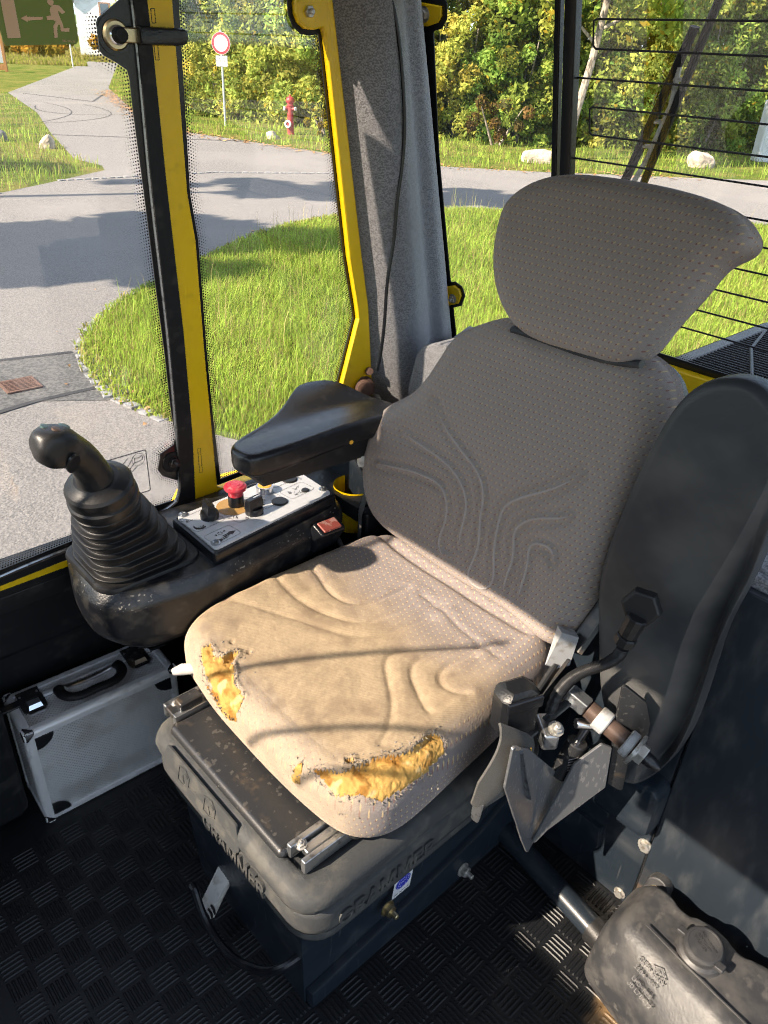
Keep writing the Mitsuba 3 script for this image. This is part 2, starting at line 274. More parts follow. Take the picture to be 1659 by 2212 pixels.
 'back_g2': [(0.9166, 0.952, 0.6668), (0.9196, 0.885, 0.6789), (0.9204, 0.831, 0.6821), (0.9186, 0.7989, 0.675), (0.9127, 0.7816, 0.6511), (0.9053, 0.7769, 0.6216), (0.896, 0.7783, 0.5842), (0.8923, 0.7701, 0.5695), (0.8925, 0.7496, 0.57)],
 'back_g3': [(0.9347, 0.5388, 0.7396), (0.9301, 0.5722, 0.7209), (0.9229, 0.6184, 0.6923), (0.9175, 0.6299, 0.6704), (0.9089, 0.622, 0.6359), (0.8994, 0.6204, 0.5978), (0.89, 0.6166, 0.56)],
 'back_g4': [(0.9156, 0.5407, 0.6627), (0.9189, 0.5551, 0.6762), (0.9183, 0.5776, 0.6738), (0.9155, 0.5925, 0.6626), (0.9095, 0.5906, 0.6383), (0.9004, 0.5867, 0.6018), (0.893, 0.5854, 0.5721)],
 'head_outline': [(0.961, 0.7245, 0.9853), (0.9629, 0.7461, 0.9927), (0.9714, 0.7819, 1.027), (0.9824, 0.8069, 1.071), (0.9941, 0.8155, 1.118), (1.004, 0.8115, 1.156), (1.01, 0.789, 1.182), (1.014, 0.7518, 1.2), (1.017, 0.7056, 1.211), (1.018, 0.6518, 1.214), (1.018, 0.5785, 1.214), (1.017, 0.5092, 1.21), (1.014, 0.4602, 1.198), (1.011, 0.4346, 1.186), (1.008, 0.4238, 1.173), (1.004, 0.4258, 1.156), (0.9998, 0.446, 1.141), (0.9903, 0.4655, 1.103), (0.9749, 0.4948, 1.041), (0.9655, 0.512, 1.003), (0.961, 0.5347, 0.9853), (0.9595, 0.5752, 0.9791), (0.9588, 0.6405, 0.9766)],
 'disc': [(0.6328, 1.111, 0.6), (0.6945, 1.091, 0.6), (0.641, 1.065, 0.6), (0.6747, 1.124, 0.6)],
 'buttons': [(0.8019, 1.109, 0.6), (0.7347, 1.049, 0.6), (0.7996, 1.054, 0.6)],
 'pscrews': [(0.5682, 1.119, 0.6), (0.8324, 1.133, 0.6), (0.8304, 1.037, 0.6), (0.5643, 1.002, 0.6)],
 'bracketL': [(0.6513, 0.4, 0.5454), (0.6912, 0.4, 0.5131), (0.8314, 0.4, 0.3377), (0.7554, 0.4, 0.2169), (0.7279, 0.4, 0.276), (0.6495, 0.4, 0.4631)],
 'bracketR': [(0.781, 0.3743, 0.4004), (0.7858, 0.3707, 0.4336), (0.8145, 0.3492, 0.4761), (0.8288, 0.3384, 0.467), (0.8349, 0.3339, 0.3783), (0.7726, 0.3806, 0.2801), (0.7503, 0.3973, 0.2247)],
 'shaft': [(0.8183, 0.416, 0.5227), (0.8231, 0.3761, 0.5114), (0.8289, 0.3275, 0.4961), (0.8338, 0.2867, 0.484), (0.8349, 0.2779, 0.4831)],
 'gasspring': [(0.7993, 0.3922, 0.3872), (0.8121, 0.3846, 0.4519), (0.8176, 0.3814, 0.4752)],
 'nuts': [(0.7718, 0.4083, 0.4905), (0.727, 0.4347, 0.4477), (0.7103, 0.4445, 0.3887), (0.8724, 0.3492, 0.512), (0.8701, 0.3505, 0.3949)],
 'mplate': [(0.8311, 0.3489, 0.5872), (0.8599, 0.3201, 0.554), (0.8702, 0.3098, 0.5134), (0.8718, 0.3082, 0.4781), (0.86, 0.32, 0.423), (0.8629, 0.3171, 0.3608), (0.8438, 0.3362, 0.3779), (0.8334, 0.3466, 0.524)],
 'hose': [(0.7911, 0.4289, 0.4948), (0.7947, 0.4253, 0.5343), (0.8033, 0.4167, 0.5618), (0.8183, 0.4017, 0.5822), (0.8341, 0.3859, 0.5951), (0.8453, 0.3747, 0.611), (0.8494, 0.3706, 0.6292)],
 'fitting': [(0.8349, 0.3651, 0.6513), (0.8396, 0.3604, 0.6823), (0.8412, 0.3588, 0.6957), (0.8483, 0.3517, 0.6965), (0.8321, 0.3679, 0.6578)],
 'glever': [(0.8476, 0.4693, 0.5938), (0.8705, 0.4521, 0.5834), (0.8667, 0.455, 0.5257), (0.8502, 0.4674, 0.5207), (0.8351, 0.4787, 0.5333), (0.8348, 0.4789, 0.545)],
 'strap_bar': [(0.7353, 0.4581, 0.4362), (0.8113, 0.4133, 0.5174)],
 'pipe': [(0.8875, 0.5196, 0.03), (0.8769, 0.4634, 0.03), (0.8491, 0.29, 0.03)],
 'cap': [(0.8185, 0.1406, 0.2), (0.8123, 0.1616, 0.2), (0.8232, 0.1177, 0.2), (0.8464, 0.1443, 0.2), (0.7976, 0.1333, 0.2)],
 'cush_bars': [(0.484, 0.7974, 0.505), (0.8028, 0.5921, 0.505), (0.409, 0.6847, 0.505), (0.6587, 0.4639, 0.505), (0.4095, 0.5854, 0.505), (0.5295, 0.484, 0.505)],
 'la_outer': [(0.9418, 0.3697, 1.02), (0.9409, 0.3911, 1.01), (0.9394, 0.4099, 0.991), (0.9372, 0.4226, 0.9638), (0.9347, 0.432, 0.9322), (0.9316, 0.4413, 0.8932), (0.929, 0.4473, 0.8619), (0.9227, 0.4555, 0.7834), (0.9168, 0.4608, 0.7094), (0.9132, 0.4597, 0.6642), (0.9066, 0.4376, 0.5821), (0.8987, 0.405, 0.4841), (0.8917, 0.3603, 0.3968), (0.8884, 0.3354, 0.3558), (0.8887, 0.3158, 0.3593), (0.8909, 0.2971, 0.3867), (0.8947, 0.2755, 0.4348), (0.8993, 0.2686, 0.4917), (0.9064, 0.2667, 0.5806), (0.9138, 0.2687, 0.6726), (0.9173, 0.2698, 0.7163), (0.9219, 0.2619, 0.7736), (0.9281, 0.2616, 0.8498), (0.9333, 0.2631, 0.9144), (0.9373, 0.2752, 0.9651), (0.9405, 0.2975, 1.005), (0.9419, 0.3263, 1.023), (0.9421, 0.3468, 1.025)],
 'la_crease': [(0.9371, 0.2826, 0.9622), (0.9327, 0.2814, 0.9072), (0.9282, 0.2883, 0.8519), (0.9227, 0.2996, 0.783), (0.9161, 0.3135, 0.7004), (0.9113, 0.3152, 0.6405), (0.9038, 0.3104, 0.5483), (0.8943, 0.3131, 0.4292), (0.8893, 0.3216, 0.3676)]}

# ------------------------------------------------------------------ materials
def pr(name, col, rough=.5, metal=0.0, bump=None, bs=.001, eps=1e-3, two=True, **kw):
    c = {'type': 'rgb', 'value': list(col)} if isinstance(col, (tuple, list)) else proc(col)
    b = {'type': 'principled', 'base_color': c, 'roughness': rough if not callable(rough) else proc(rough), 'metallic': metal, **kw}
    if bump is not None: b = {'type': 'bumpmap', 'arbitrary': proc(bump, eps), 'scale': bs, 'bsdf': b}
    scene[name] = {'type': 'twosided', 'bsdf': b} if two else b
def spots(p, s, lo, hi, o=3): return smoothstep(lo, hi, fbm(p.x * s, p.y * s, p.z * s, o))
fine = lambda p, n, uv: noise(p.x * 900, p.y * 900, p.z * 900)
leathery = lambda p, n, uv: fbm(p.x * 420, p.y * 420, p.z * 420, 2)

pr('m_yellow', lambda p, n, uv: mix((.86, .56, .003), (.42, .26, .01), spots(p, 35, .66, .9, 3) * .35), .36, specular=.5, bump=lambda p, n, uv: fbm(p.x * 60, p.y * 60, p.z * 60, 2), bs=.0006)
pr('m_frit', (.006, .006, .007), .25)
pr('m_rubber', lambda p, n, uv: mix((.008, .008, .009), (.035, .033, .03), spots(p, 60, .55, .8) * .7), .55, specular=.3)
pr('m_plastic', lambda p, n, uv: mix((.010, .011, .013), (.05, .048, .043), spots(p, 30, .56, .82) * .4), .40, specular=.4, bump=leathery, bs=.0005)
def _specks(p, n, uv):
    rim = smoothstep(.542, .556, p.z) * smoothstep(.578, .566, p.z)
    return mix(mix((.008, .009, .012), (.035, .034, .032), spots(p, 40, .45, .8)), (.20, .19, .17), smoothstep(.69, .75, fbm(p.x * 240, p.y * 240, p.z * 240, 2)) * rim * smoothstep(.40, .62, fbm(p.x * 22, p.y * 22, 0, 2)))
pr('m_console', _specks, .34, specular=.5, bump=leathery, bs=.0004)
pr('m_gloss', lambda p, n, uv: mix((.008, .009, .012), (.03, .03, .03), spots(p, 50, .5, .8) * .5), .30, specular=.5, bump=leathery, bs=.0004)
pr('m_armpad', lambda p, n, uv: mix((.028, .031, .036), (.070, .071, .070), spots(p, 9, .36, .78, 5)), .46, specular=.45, bump=leathery, bs=.0003)
pr('m_bellows', lambda p, n, uv: mix(mix((.046, .049, .051), (.105, .10, .088), spots(p, 40, .45, .75, 4) * .6), (.04, .042, .045), spots(p + 3.0, 13, .5, .75) * .5), .62, specular=.3, bump=leathery, bs=.0005)
pr('m_blackmetal', lambda p, n, uv: mix(mix((.018, .019, .021), (.08, .075, .068), spots(p, 130, .66, .78, 3) * .6), (.075, .055, .035), spots(p + 7.0, 40, .58, .80, 4) * .6), .36, specular=.6)
pr('m_shaft', (.11, .075, .06), .35, .4)
pr('m_navy', lambda p, n, uv: mix(mix((.012, .018, .026), (.06, .065, .07), spots(p, 14, .50, .85, 4) * .55), (.10, .10, .10), spots(mi.Point3f(p.x * 3, p.y * 2.5, p.z * .25), 60, .72, .86, 2) * .2), .34, specular=.5, bump=lambda p, n, uv: fbm(p.x * 12, p.y * 12, p.z * 12, 2), bs=.0015)
pr('m_navydust', lambda p, n, uv: mix(mix((.014, .020, .028), (.055, .060, .065), spots(mi.Point3f(p.x * 2, p.y * 2.0, p.z * .5), 24, .45, .85, 5) * .7), (.20, .13, .07), smoothstep(.14, .02, p.z) * spots(p, 26, .3, .6)), .42)
pr('m_floor', lambda p, n, uv: mix(mix((.006, .007, .009), (.014, .0145, .015), spots(p, 22, .5, .8, 4) * .6), (.26, .165, .08), smoothstep(.62, .85, fbm(p.x * 16, p.y * 16, 0, 4) * .7 + smoothstep(.55, .80, p.x) * smoothstep(.36, .15, p.y) * .55) * .9), .48, specular=.4)
pr('m_felt', lambda p, n, uv: mix((.155, .155, .165), (.31, .31, .325), spots(mi.Point3f(p.x, p.y, p.z), 480, .30, .70, 2)), .95, specular=.1, bump=lambda p, n, uv: fbm(p.x * 380, p.y * 380, p.z * 380, 2), bs=.0022, sheen=.4)
pr('m_zinc', lambda p, n, uv: mix((.50, .49, .46), (.28, .26, .21), spots(p, 130, .5, .8)), .36, .7)
pr('m_brass', (.62, .52, .32), .35, 1.0)
pr('m_steel', lambda p, n, uv: mix((.42, .44, .46), (.10, .10, .10), spots(p, 110, .55, .75, 3) * .6), .30, .9)
pr('m_chrome', (.72, .72, .74), .12, 1.0)
pr('m_plate', lambda p, n, uv: mix((.20, .21, .225), (.42, .42, .42), spots(mi.Point3f(p.x * 6, p.y * .6, p.z), 70, .62, .76, 2) * .5), .22, .6)
pr('m_alu', lambda p, n, uv: mix((.80, .81, .82), (.48, .46, .43), spots(p, 45, .60, .85, 4) * .6), .38, .25)
def _dimple(p, n, uv):
    u, v = uv.x * 260, uv.y * 260
    return dr.sin(u * 3.1416) * dr.sin(v * 3.1416)
pr('m_alupanel', lambda p, n, uv: mix(mix((.78, .79, .80), (.42, .40, .37), spots(p, 18, .42, .78, 4) * .6), (.16, .16, .16), smoothstep(.0, .9, dr.sin(uv.x * 817) * dr.sin(uv.y * 817)) * .55), .45, .35, bump=_dimple, bs=.0003, eps=4e-4)
pr('m_white', (.62, .63, .64), .32)
pr('m_grille', (.055, .062, .068), .5)
pr('m_ink', (.015, .015, .018), .5)
pr('m_greyink', (.22, .22, .23), .5)
pr('m_whiteplastic', lambda p, n, uv: mix((.50, .49, .46), (.26, .24, .20), spots(p, 60, .5, .8, 4)), .45)
pr('m_greyplastic', lambda p, n, uv: mix((.33, .34, .35), (.20, .19, .17), spots(p, 70, .5, .8, 4)), .40)
pr('m_red', lambda p, n, uv: mix((.55, .035, .06), (.62, .16, .16), spots(p, 140, .55, .75)), .35)
pr('m_redbtn', lambda p, n, uv: mix((.42, .10, .075), (.56, .29, .24), spots(p, 110, .48, .65)), .4)
pr('m_amber', (.85, .46, .05), .25)
pr('m_amberdisc', (.50, .30, .10), .4)
pr('m_blue', (.02, .03, .42), .4)
pr('m_green', (.20, .27, .05), .5)
pr('m_salmon', (.80, .56, .36), .6)
pr('m_greenbtn', (.03, .06, .06), .35)
pr('m_brownstain', (.055, .03, .018), .5)
pr('m_hardboot', lambda p, n, uv: mix((.014, .014, .015), (.05, .047, .042), spots(p, 25, .5, .8, 4) * .6), .42, specular=.4)
pr('m_tank', lambda p, n, uv: mix(mix((.030, .031, .034), (.085, .082, .078), spots(p, 42, .35, .80, 4) * .7), (.17, .16, .145), spots(mi.Point3f(p.x, p.y * 1.5, p.z), 50, .62, .85, 4) * .35), .46, specular=.4, bump=lambda p, n, uv: fbm(p.x * 300, p.y * 300, p.z * 300, 2), bs=.0003)
# moquette: twill with staggered tan and rust flecks
def _fleck(u, v, ox, oy, w, h, o=0.0):
    s = .0106
    a, b = u / s, v / s
    row = dr.floor(b); a = a + (row - 2 * dr.floor(row / 2)) * .5
    fx, fy = a - dr.floor(a) - .5 - ox, b - row - .5 - oy
    j = (cell_rand(dr.floor(a), row, 5) - .5) * .14
    dd = dr.sqrt(dr.square((fx + j) / w) + dr.square((fy - fx * .5) / h))
    return smoothstep(1.0, .62, dd)
def _moq(uv, base, sh):
    t = .5 + .5 * dr.sin((uv.x * .8 + uv.y) * 3800)
    n1 = fbm(uv.x * 700, uv.y * 700, 0, 2)
    c = mix(base, mi.Color3f(base) * 1.45, .55 * n1 + .3 * t)
    c = mix(c, (.52, .385, .205), _fleck(uv.x, uv.y, .12, .03, .20, .155) * sh)
    return mix(c, (.21, .08, .06), _fleck(uv.x, uv.y, -.16, -.10, .17, .13) * sh * .8)
_weave = lambda p, n, uv: fbm(uv.x * 750, uv.y * 750, 0, 2) + .4 * dr.sin((uv.x * .8 + uv.y) * 3800)
pr('m_moquette', lambda p, n, uv: _moq(uv, (.245, .215, .200), .85), .95, specular=.08, sheen=.5, bump=_weave, bs=.0005, eps=3e-4)
def _cush(p, n, uv):
    x, y = p.x, p.y
    worn = smoothstep(.83, .66, x + .04 * (noise(x * 30, y * 30) - .5)) * smoothstep(.470, .515, y) * smoothstep(.985, .955, y)
    grey = _moq(uv, (.175, .155, .150), .75)
    rib = .5 + .5 * dr.sin((y * .86 + x * .5) * 1900)
    tan = mix((.235, .180, .118), (.365, .285, .190), rib * .35 + .65 * fbm(x * 300, y * 300, 0, 2))
    tan = mix(tan, (.17, .125, .085), spots(p, 30, .42, .80, 5) * .75)
    tan = mix(tan, (.15, .115, .085), smoothstep(.56, .47, x + .03 * (noise(x * 40, y * 40) - .5)) * spots(p, 60, .35, .7, 4) * .7)
    front = smoothstep(.51, .462, x + .02 * noise(x * 60, y * 60)) 
    tan = mix(tan, _moq(uv, (.27, .225, .18), .5), front * .7)
    return mix(grey, tan, worn)
pr('m_cushion', _cush, .95, specular=.08, sheen=.3, bump=lambda p, n, uv: fbm(p.x * 420, p.y * 420, p.z * 420, 2), bs=.0009, eps=3e-4)
pr('m_foam', lambda p, n, uv: mix(mix((.40, .245, .075), (.24, .12, .03), spots(p, 60, .42, .66, 4)), (.48, .36, .175), spots(p + 5.0, 45, .58, .70, 3)), .95, specular=.05, bump=lambda p, n, uv: fbm(p.x * 160, p.y * 160, p.z * 160, 3), bs=.004)
pr('m_fray', lambda p, n, uv: mix((.27, .235, .19), (.13, .118, .105), noise(p.x * 400, p.y * 400, p.z * 400)), .95, specular=.03)
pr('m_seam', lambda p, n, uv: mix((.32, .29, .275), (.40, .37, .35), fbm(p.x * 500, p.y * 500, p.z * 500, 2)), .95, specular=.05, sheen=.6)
pr('m_webbing', lambda p, n, uv: mix((.035, .035, .036), (.10, .098, .09), .5 + .5 * dr.sin(uv.x * 1400) * dr.sin(uv.y * 900)), .8)
# outdoors
pr('m_asphalt', lambda p, n, uv: mix(mix((.215, .207, .20), (.125, .122, .118), spots(p, 105, .34, .66, 3)), (.20, .192, .185), spots(p, .55, .45, .7, 4) * .7), .9, specular=.15, bump=lambda p, n, uv: fbm(p.x * 60, p.y * 60, 0, 3), bs=.008, eps=3e-3)
pr('m_patch', lambda p, n, uv: mix((.125, .125, .122), (.075, .077, .078), spots(p, 50, .35, .66, 3)), .9, specular=.15, bump=lambda p, n, uv: fbm(p.x * 70, p.y * 70, 0, 2), bs=.004, eps=3e-3)
pr('m_tar', (.035, .035, .036), .7)
pr('m_soil', lambda p, n, uv: mix((.060, .085, .018), (.12, .115, .035), spots(p, 1.6, .35, .7, 4)), 1.0, specular=0.0)
pr('m_granite', lambda p, n, uv: mix((.25, .255, .265), (.12, .12, .115), spots(p, 30, .4, .7, 4)), .85, bump=lambda p, n, uv: fbm(p.x * 60, p.y * 60, p.z * 60, 3), bs=.01, eps=3e-3)
pr('m_rock', lambda p, n, uv: mix((.50, .43, .33), (.26, .22, .17), spots(p, 5, .42, .75, 4)), .9, bump=lambda p, n, uv: fbm(p.x * 14, p.y * 14, p.z * 14, 4), bs=.05, eps=8e-3)
pr('m_rockgrey', lambda p, n, uv: mix((.22, .21, .20), (.09, .09, .085), spots(p, 6, .42, .75, 4)), .9, bump=lambda p, n, uv: fbm(p.x * 14, p.y * 14, p.z * 14, 4), bs=.05, eps=8e-3)
pr('m_bark', lambda p, n, uv: mix((.40, .35, .29), (.13, .11, .09), spots(mi.Point3f(p.x, p.y, p.z * .4), 16, .45, .68, 4)), .9)
pr('m_rust', lambda p, n, uv: mix((.13, .075, .055), (.085, .05, .04), spots(p, 40, .4, .7)), .8)
pr('m_hydrant', lambda p, n, uv: mix((.40, .035, .045), (.30, .06, .05), spots(p, 14, .4, .75)), .5)
pr('m_galv', (.50, .54, .56), .4, .5)
pr('m_render', lambda p, n, uv: mix((.74, .76, .74), (.60, .62, .60), spots(p, 1.2, .4, .8, 4)), .9)
pr('m_rooftile', (.10, .11, .13), .7)
pr('m_pane', (.03, .045, .06), .08, specular=.9)
pr('m_wood', (.30, .14, .05), .6)
scene['m_glass'] = {'type': 'thindielectric', 'int_ior': 1.5}
pr('m_haze_print', (.02, .02, .03), .4)
scene['m_blade'] = {'type': 'twosided', 'bsdf': {'type': 'principled', 'base_color': {'type': 'mesh_attribute', 'name': 'vertex_color'}, 'roughness': .6, 'specular': .3}}
scene['m_leaf'] = {'type': 'principledthin', 'base_color': {'type': 'mesh_attribute', 'name': 'vertex_color'}, 'roughness': .45, 'diff_trans': .9, 'spec_trans': 0.0, 'eta': 1.4}


# ------------------------------------------------------------------ the cab: floor, walls, roof
struct('cab_floor', box(-.75, .968, -.25, 1.30, -.04, 0), 'm_floor')
labels['cab_floor']['label'] = 'dark ribbed rubber cab floor'
bar = tf(hull([(sx * L, sy * w, z) for sx in (-1, 1) for sy in (-1, 1) for L, w, z in ((.0200, .0024, 0), (.0165, .0008, .0016))]), np.eye(4))
def tread5():
    return cat([bar.copy().apply_translation((0, (k - 2) * .0083, 0)) for k in range(5)])
tread = mikit.ply(tread5(), 'm_floor', False)
cells = []
pit = .0455
for i in range(-3, 24):
    for j in range(-7, 31):
        x, y = i * pit + .02, j * pit
        if x > .93 or (x > .41 and y > .55 and x < .9 and y < .9) or (.215 < x < .53 and 1.1 < y < 1.27): continue
        d = math.hypot(x - .35, y - .5)
        if 0.02 < x < .93 and .14 < y < 1.10: cells.append((d, x, y, (i + j) % 2))
cells.sort()
for d, x, y, k in cells[:300]:
    reuse('cab_floor', 'tread', tread, T().translate([x, y, .0002]).rotate([0, 0, 1], 90 * k + (90 if True else 0)))
if len(cells) > 300:
    part('cab_floor', 'far_treads', cat([tf(tread5(), frame((x, y, .0002), (0, 1, 0) if k == 0 else (1, 0, 0), (-1, 0, 0) if k == 0 else (0, 1, 0))) for d, x, y, k in cells[300:]]), 'm_floor', False, kind='stuff')

# right wall under the windows
struct('cab_wall', cat([box(-.75, 1.30, 1.288, 1.33, 0, .505, .004), box(-.75, 1.06, 1.205, 1.222, .505, .545, .004), box(-.75, 1.30, 1.255, 1.33, .33, .507, .02), box(-.75, 1.06, 1.208, 1.33, .468, .506, .003)]), 'm_plastic', 30)
labels['cab_wall']['label'] = 'black plastic side wall below the windows'
pocket = thing('wall_locker', 'black plastic box with a raised lid frame on the wall at the left edge', 'locker')
part(pocket, 'body', box(-.2, .205, 1.165, 1.29, .02, .455, .02), 'm_plastic')
fr = Polygon([(-.15, .16), (.17, .16), (.17, .40), (-.15, .40)]).buffer(.012)
part(pocket, 'lid_frame', tf(prism2(fr.difference(fr.buffer(-.022)), 0, .008), frame((0, 1.166, 0), (1, 0, 0), (0, 0, 1), (0, -1, 0))), 'm_plastic')
part(pocket, 'lid', tf(prism2(fr.buffer(-.024), -.002, .005, .003), frame((0, 1.166, 0), (1, 0, 0), (0, 0, 1), (0, -1, 0))), 'm_plastic')
part('cab_wall', 'screw', hexbolt((.305, 1.2545, .468), (0, -1, 0), .006, .004), 'm_gloss')
struct('sill_strip', box(-.75, .56, 1.196, 1.2035, .5275, .541, .001), 'm_yellow'); labels['sill_strip']['label'] = 'thin yellow sill strip under the window'

# roof and front: windscreen, header, slim corner seam, left door frame (the doorway the camera stands in is open)
struct('cab_roof', cat([box(-.30, 1.42, -.30, 1.222, 1.54, 1.62, .02), box(-.33, -.26, -.30, 1.30, 1.425, 1.56, .01), box(-.33, 1.10, 1.206, 1.220, 1.462, 1.56, .003), box(1.26, 1.40, -.30, 1.24, 1.49, 1.56, .01)]), 'm_felt', 30)
labels['cab_roof']['label'] = 'grey roof lining'
struct('windscreen_frame', cat([box(-.80, -.74, -.25, 1.30, 0, .30, .01), tube([(-.77, 1.206, .28), (-.30, 1.206, 1.51)], .006, 8), tube([(-.77, -.2, .28), (-.30, -.2, 1.51)], .03, 8)]), 'm_frit', 30)
W0, W1 = V(-.77, 0, .28), V(-.30, 0, 1.51)
wsc = thing('windscreen', 'large front windscreen pane with a slim black corner seam', 'window')
part(wsc, 'pane', (np.array([(W0[0], -.2, W0[2]), (W0[0], 1.2, W0[2]), (W1[0], 1.2, W1[2]), (W1[0], -.2, W1[2])]), np.array([[0, 1, 2, 3]])), 'm_glass', False)
dash = thing('dashboard', 'black dashboard below the windscreen', 'dashboard')
part(dash, 'body', hull([(-.78, -.2, 0), (-.78, 1.19, 0), (-.60, -.2, 0), (-.60, 1.19, 0), (-.76, -.2, .92), (-.76, 1.19, .92), (-.62, -.2, 1.0), (-.62, 1.19, 1.0), (-.60, -.2, .94), (-.60, 1.19, .94)]), 'm_plastic', 20)
struct('added_side_plate', box(-.80, -.42, 1.197, 1.215, .50, 1.02, .004), 'm_plastic', 20); labels['added_side_plate']['label'] = 'unseen black plate added at the side window front to block stray sun'  # plate added out of view to stop a sun streak on the floor
sb_ = thing('added_sun_blocker', 'unseen black sheet added at the windscreen top to shade the bulkhead', 'blind')  # invented sheet out of view, added to keep sun off the bulkhead
part(sb_, 'shade_sheet', box(-.375, -.370, -.2, .625, 1.235, 1.50), 'm_frit', False)
part(sb_, 'bottom_bar', box(-.380, -.365, -.2, .625, 1.225, 1.237, .003), 'm_gloss')
# unseen thin tubes added outside the front corner to cast the cushion bar shadows
mb = thing('added_shadow_tubes', 'thin black tubes added outside the cab corner to cast bar shadows on the cushion', 'bracket')
def sunback(p, t): return np.asarray(p, float) + SUN / math.cos(SUN_EL) * t
Bz = D['cush_bars']
for k, (i, j, t0, t1) in enumerate(((0, 1, 1.05, 1.30), (2, 3, 1.12, 1.20), (4, 5, 1.08, 1.12))):
    a, b = sunback(Bz[i], t0), sunback(Bz[j], t1)
    m_ = (a + b) / 2 + V(0, 0, .012 * (1, 1.6, 1)[k])
    part(mb, 'tube', tube(spline([a - (b - a) * .22 - V(0, 0, .01), a, m_, b, b + (b - a) * .2], 20), .0048, 8), 'm_rubber')

# --- right side windows (plane y = 1.2)
YF = lambda y: frame((0, y, 0), (1, 0, 0), (0, 0, 1), (0, -1, 0))      # x -> x, y -> z, front towards the driver
def ypoly(pts): return Polygon([(p[0], p[2]) for p in pts]).buffer(0)
def dots(edge, n_rows, pitch, r0, into, M, y):
    """ceramic dots fading away from a frit edge (2-D polyline), towards the left of its direction"""
    e = shapely.LineString(edge); ms = []
    hexa = np.array([(math.cos(k * math.pi / 3), math.sin(k * math.pi / 3)) for k in range(6)])
    v, f, c = [], [], 0
    for r in range(n_rows):
        L = e.parallel_offset(pitch * (.55 + .87 * r), into) 
        if L.is_empty: continue
        for g in getattr(L, 'geoms', [L]):
            for t in np.arange((r % 2) * pitch / 2, g.length, pitch):
                q = np.array(g.interpolate(t).coords[0]); rr = r0 * (1 - r / (n_rows + .6))
                v.append(np.c_[q + hexa * rr, np.full(6, y)]); f += [[c, c + k, c + k + 1] for k in range(1, 5)]; c += 6
    return tf(trimesh.Trimesh(np.vstack(v), np.array(f), process=False), M)
FE = D['frit_edge']; SI = D['seal_inner']; SO = D['seal_outer']
hw = thing('hinged_window', 'hinged side window with black border and lever latch, left of the yellow post', 'window')
part(hw, 'pane', (np.array([(-.72, 1.2015, .55), (.62, 1.2015, .55), (.62, 1.2015, 1.47), (-.32, 1.2015, 1.47)]), np.array([[0, 1, 2, 3]])), 'm_glass', False)
fe2 = [(p[0], p[2]) for p in FE]; si2 = [(p[0], p[2]) for p in SI]
b_in = [(.592, 1.47)] + [(max(.592, fe2[0][0]), 1.41)] + fe2 + [(-.60, .545)]
b_out = [(-.60, .535)] + [(si2[-1][0], si2[-1][1] - .004)] + si2[::-1] + [(.612, 1.47)]
frit = Polygon(b_in + [(-.6, .53)] + [(p[0], p[2]) for p in SO][::-1] + [(.632, 1.47)]).buffer(0)
part(hw, 'black_border', tf(prism2(frit, 0, .0025), YF(1.2)), 'm_frit', False)
part(hw, 'border_dots', dots(fe2[2:], 5, .0047, .0016, 'right', YF(1.2), .0012), 'm_frit', False, kind='stuff')
s_in = shapely.LineString([(.6105, 1.47)] + si2 + [(-.60, .548)])
so2 = [(p[0], p[2]) for p in SO]
seal = Polygon([(.6105, 1.47)] + si2 + [(-.6, .546), (-.6, .528)] + so2[::-1] + [(.63, 1.47)]).buffer(0)
part(hw, 'seal', tf(prism2(max(getattr(seal, 'geoms', [seal]), key=lambda g: g.area), 0, .011), YF(1.2)), 'm_rubber', 30)
part(hw, 'seal_highlight', tube([(p[0], 1.1955, p[1]) for p in spline([(.611, 1.47)] + si2 + [(-.6, .548)], 90)], .0028, 6), 'm_steel')  # bright steel tube draws the highlight line along the rubber seal
lt = hw + '__latch'
part(hw, 'latch', cat([lathe([(0, 0), (.019, 0), (.0195, .003), (.017, .006), (.0, .006)], (.580, 1.197, 1.350), (0, -1, 0), 40), box(.580, .612, 1.182, 1.1905, 1.341, 1.360, .002)]), 'm_brass')
part(lt, 'knob', lathe([(.0105, 0), (.0105, .010), (.008, .014), (.008, .017), (0, .017)], (.5805, 1.191, 1.350), (0, -1, 0), 32), 'm_rubber')
part(lt, 'ring', lathe([(.0125, 0), (.0125, .003), (.0095, .004)], (.5805, 1.191, 1.350), (0, -1, 0), 32), 'm_chrome')
part(lt, 'lever', tf(prism2(Polygon([(.606, 1.3395), (.672, 1.3405), (.680, 1.344), (.683, 1.351), (.6825, 1.359), (.677, 1.3625), (.606, 1.3625)]), 0, .014, .004), YF(1.185)), 'm_gloss')
part(hw, 'washer_plate', lathe([(0, 0), (.026, 0), (.026, .0015), (0, .0015)], (.580, 1.1975, 1.350), (0, -1, 0), 40), 'm_frit')
part(hw, 'hinge_boss', lathe([(0, 0), (.021, 0), (.020, .002), (0, .0022)], (.597, 1.1975, .668), (0, -1, 0), 40), 'm_rubber')
part(hw, 'hinge_bolt', hexbolt((.600, 1.1955, .668), (0, -1, 0), .008, .006, True, .010), 'm_gloss')

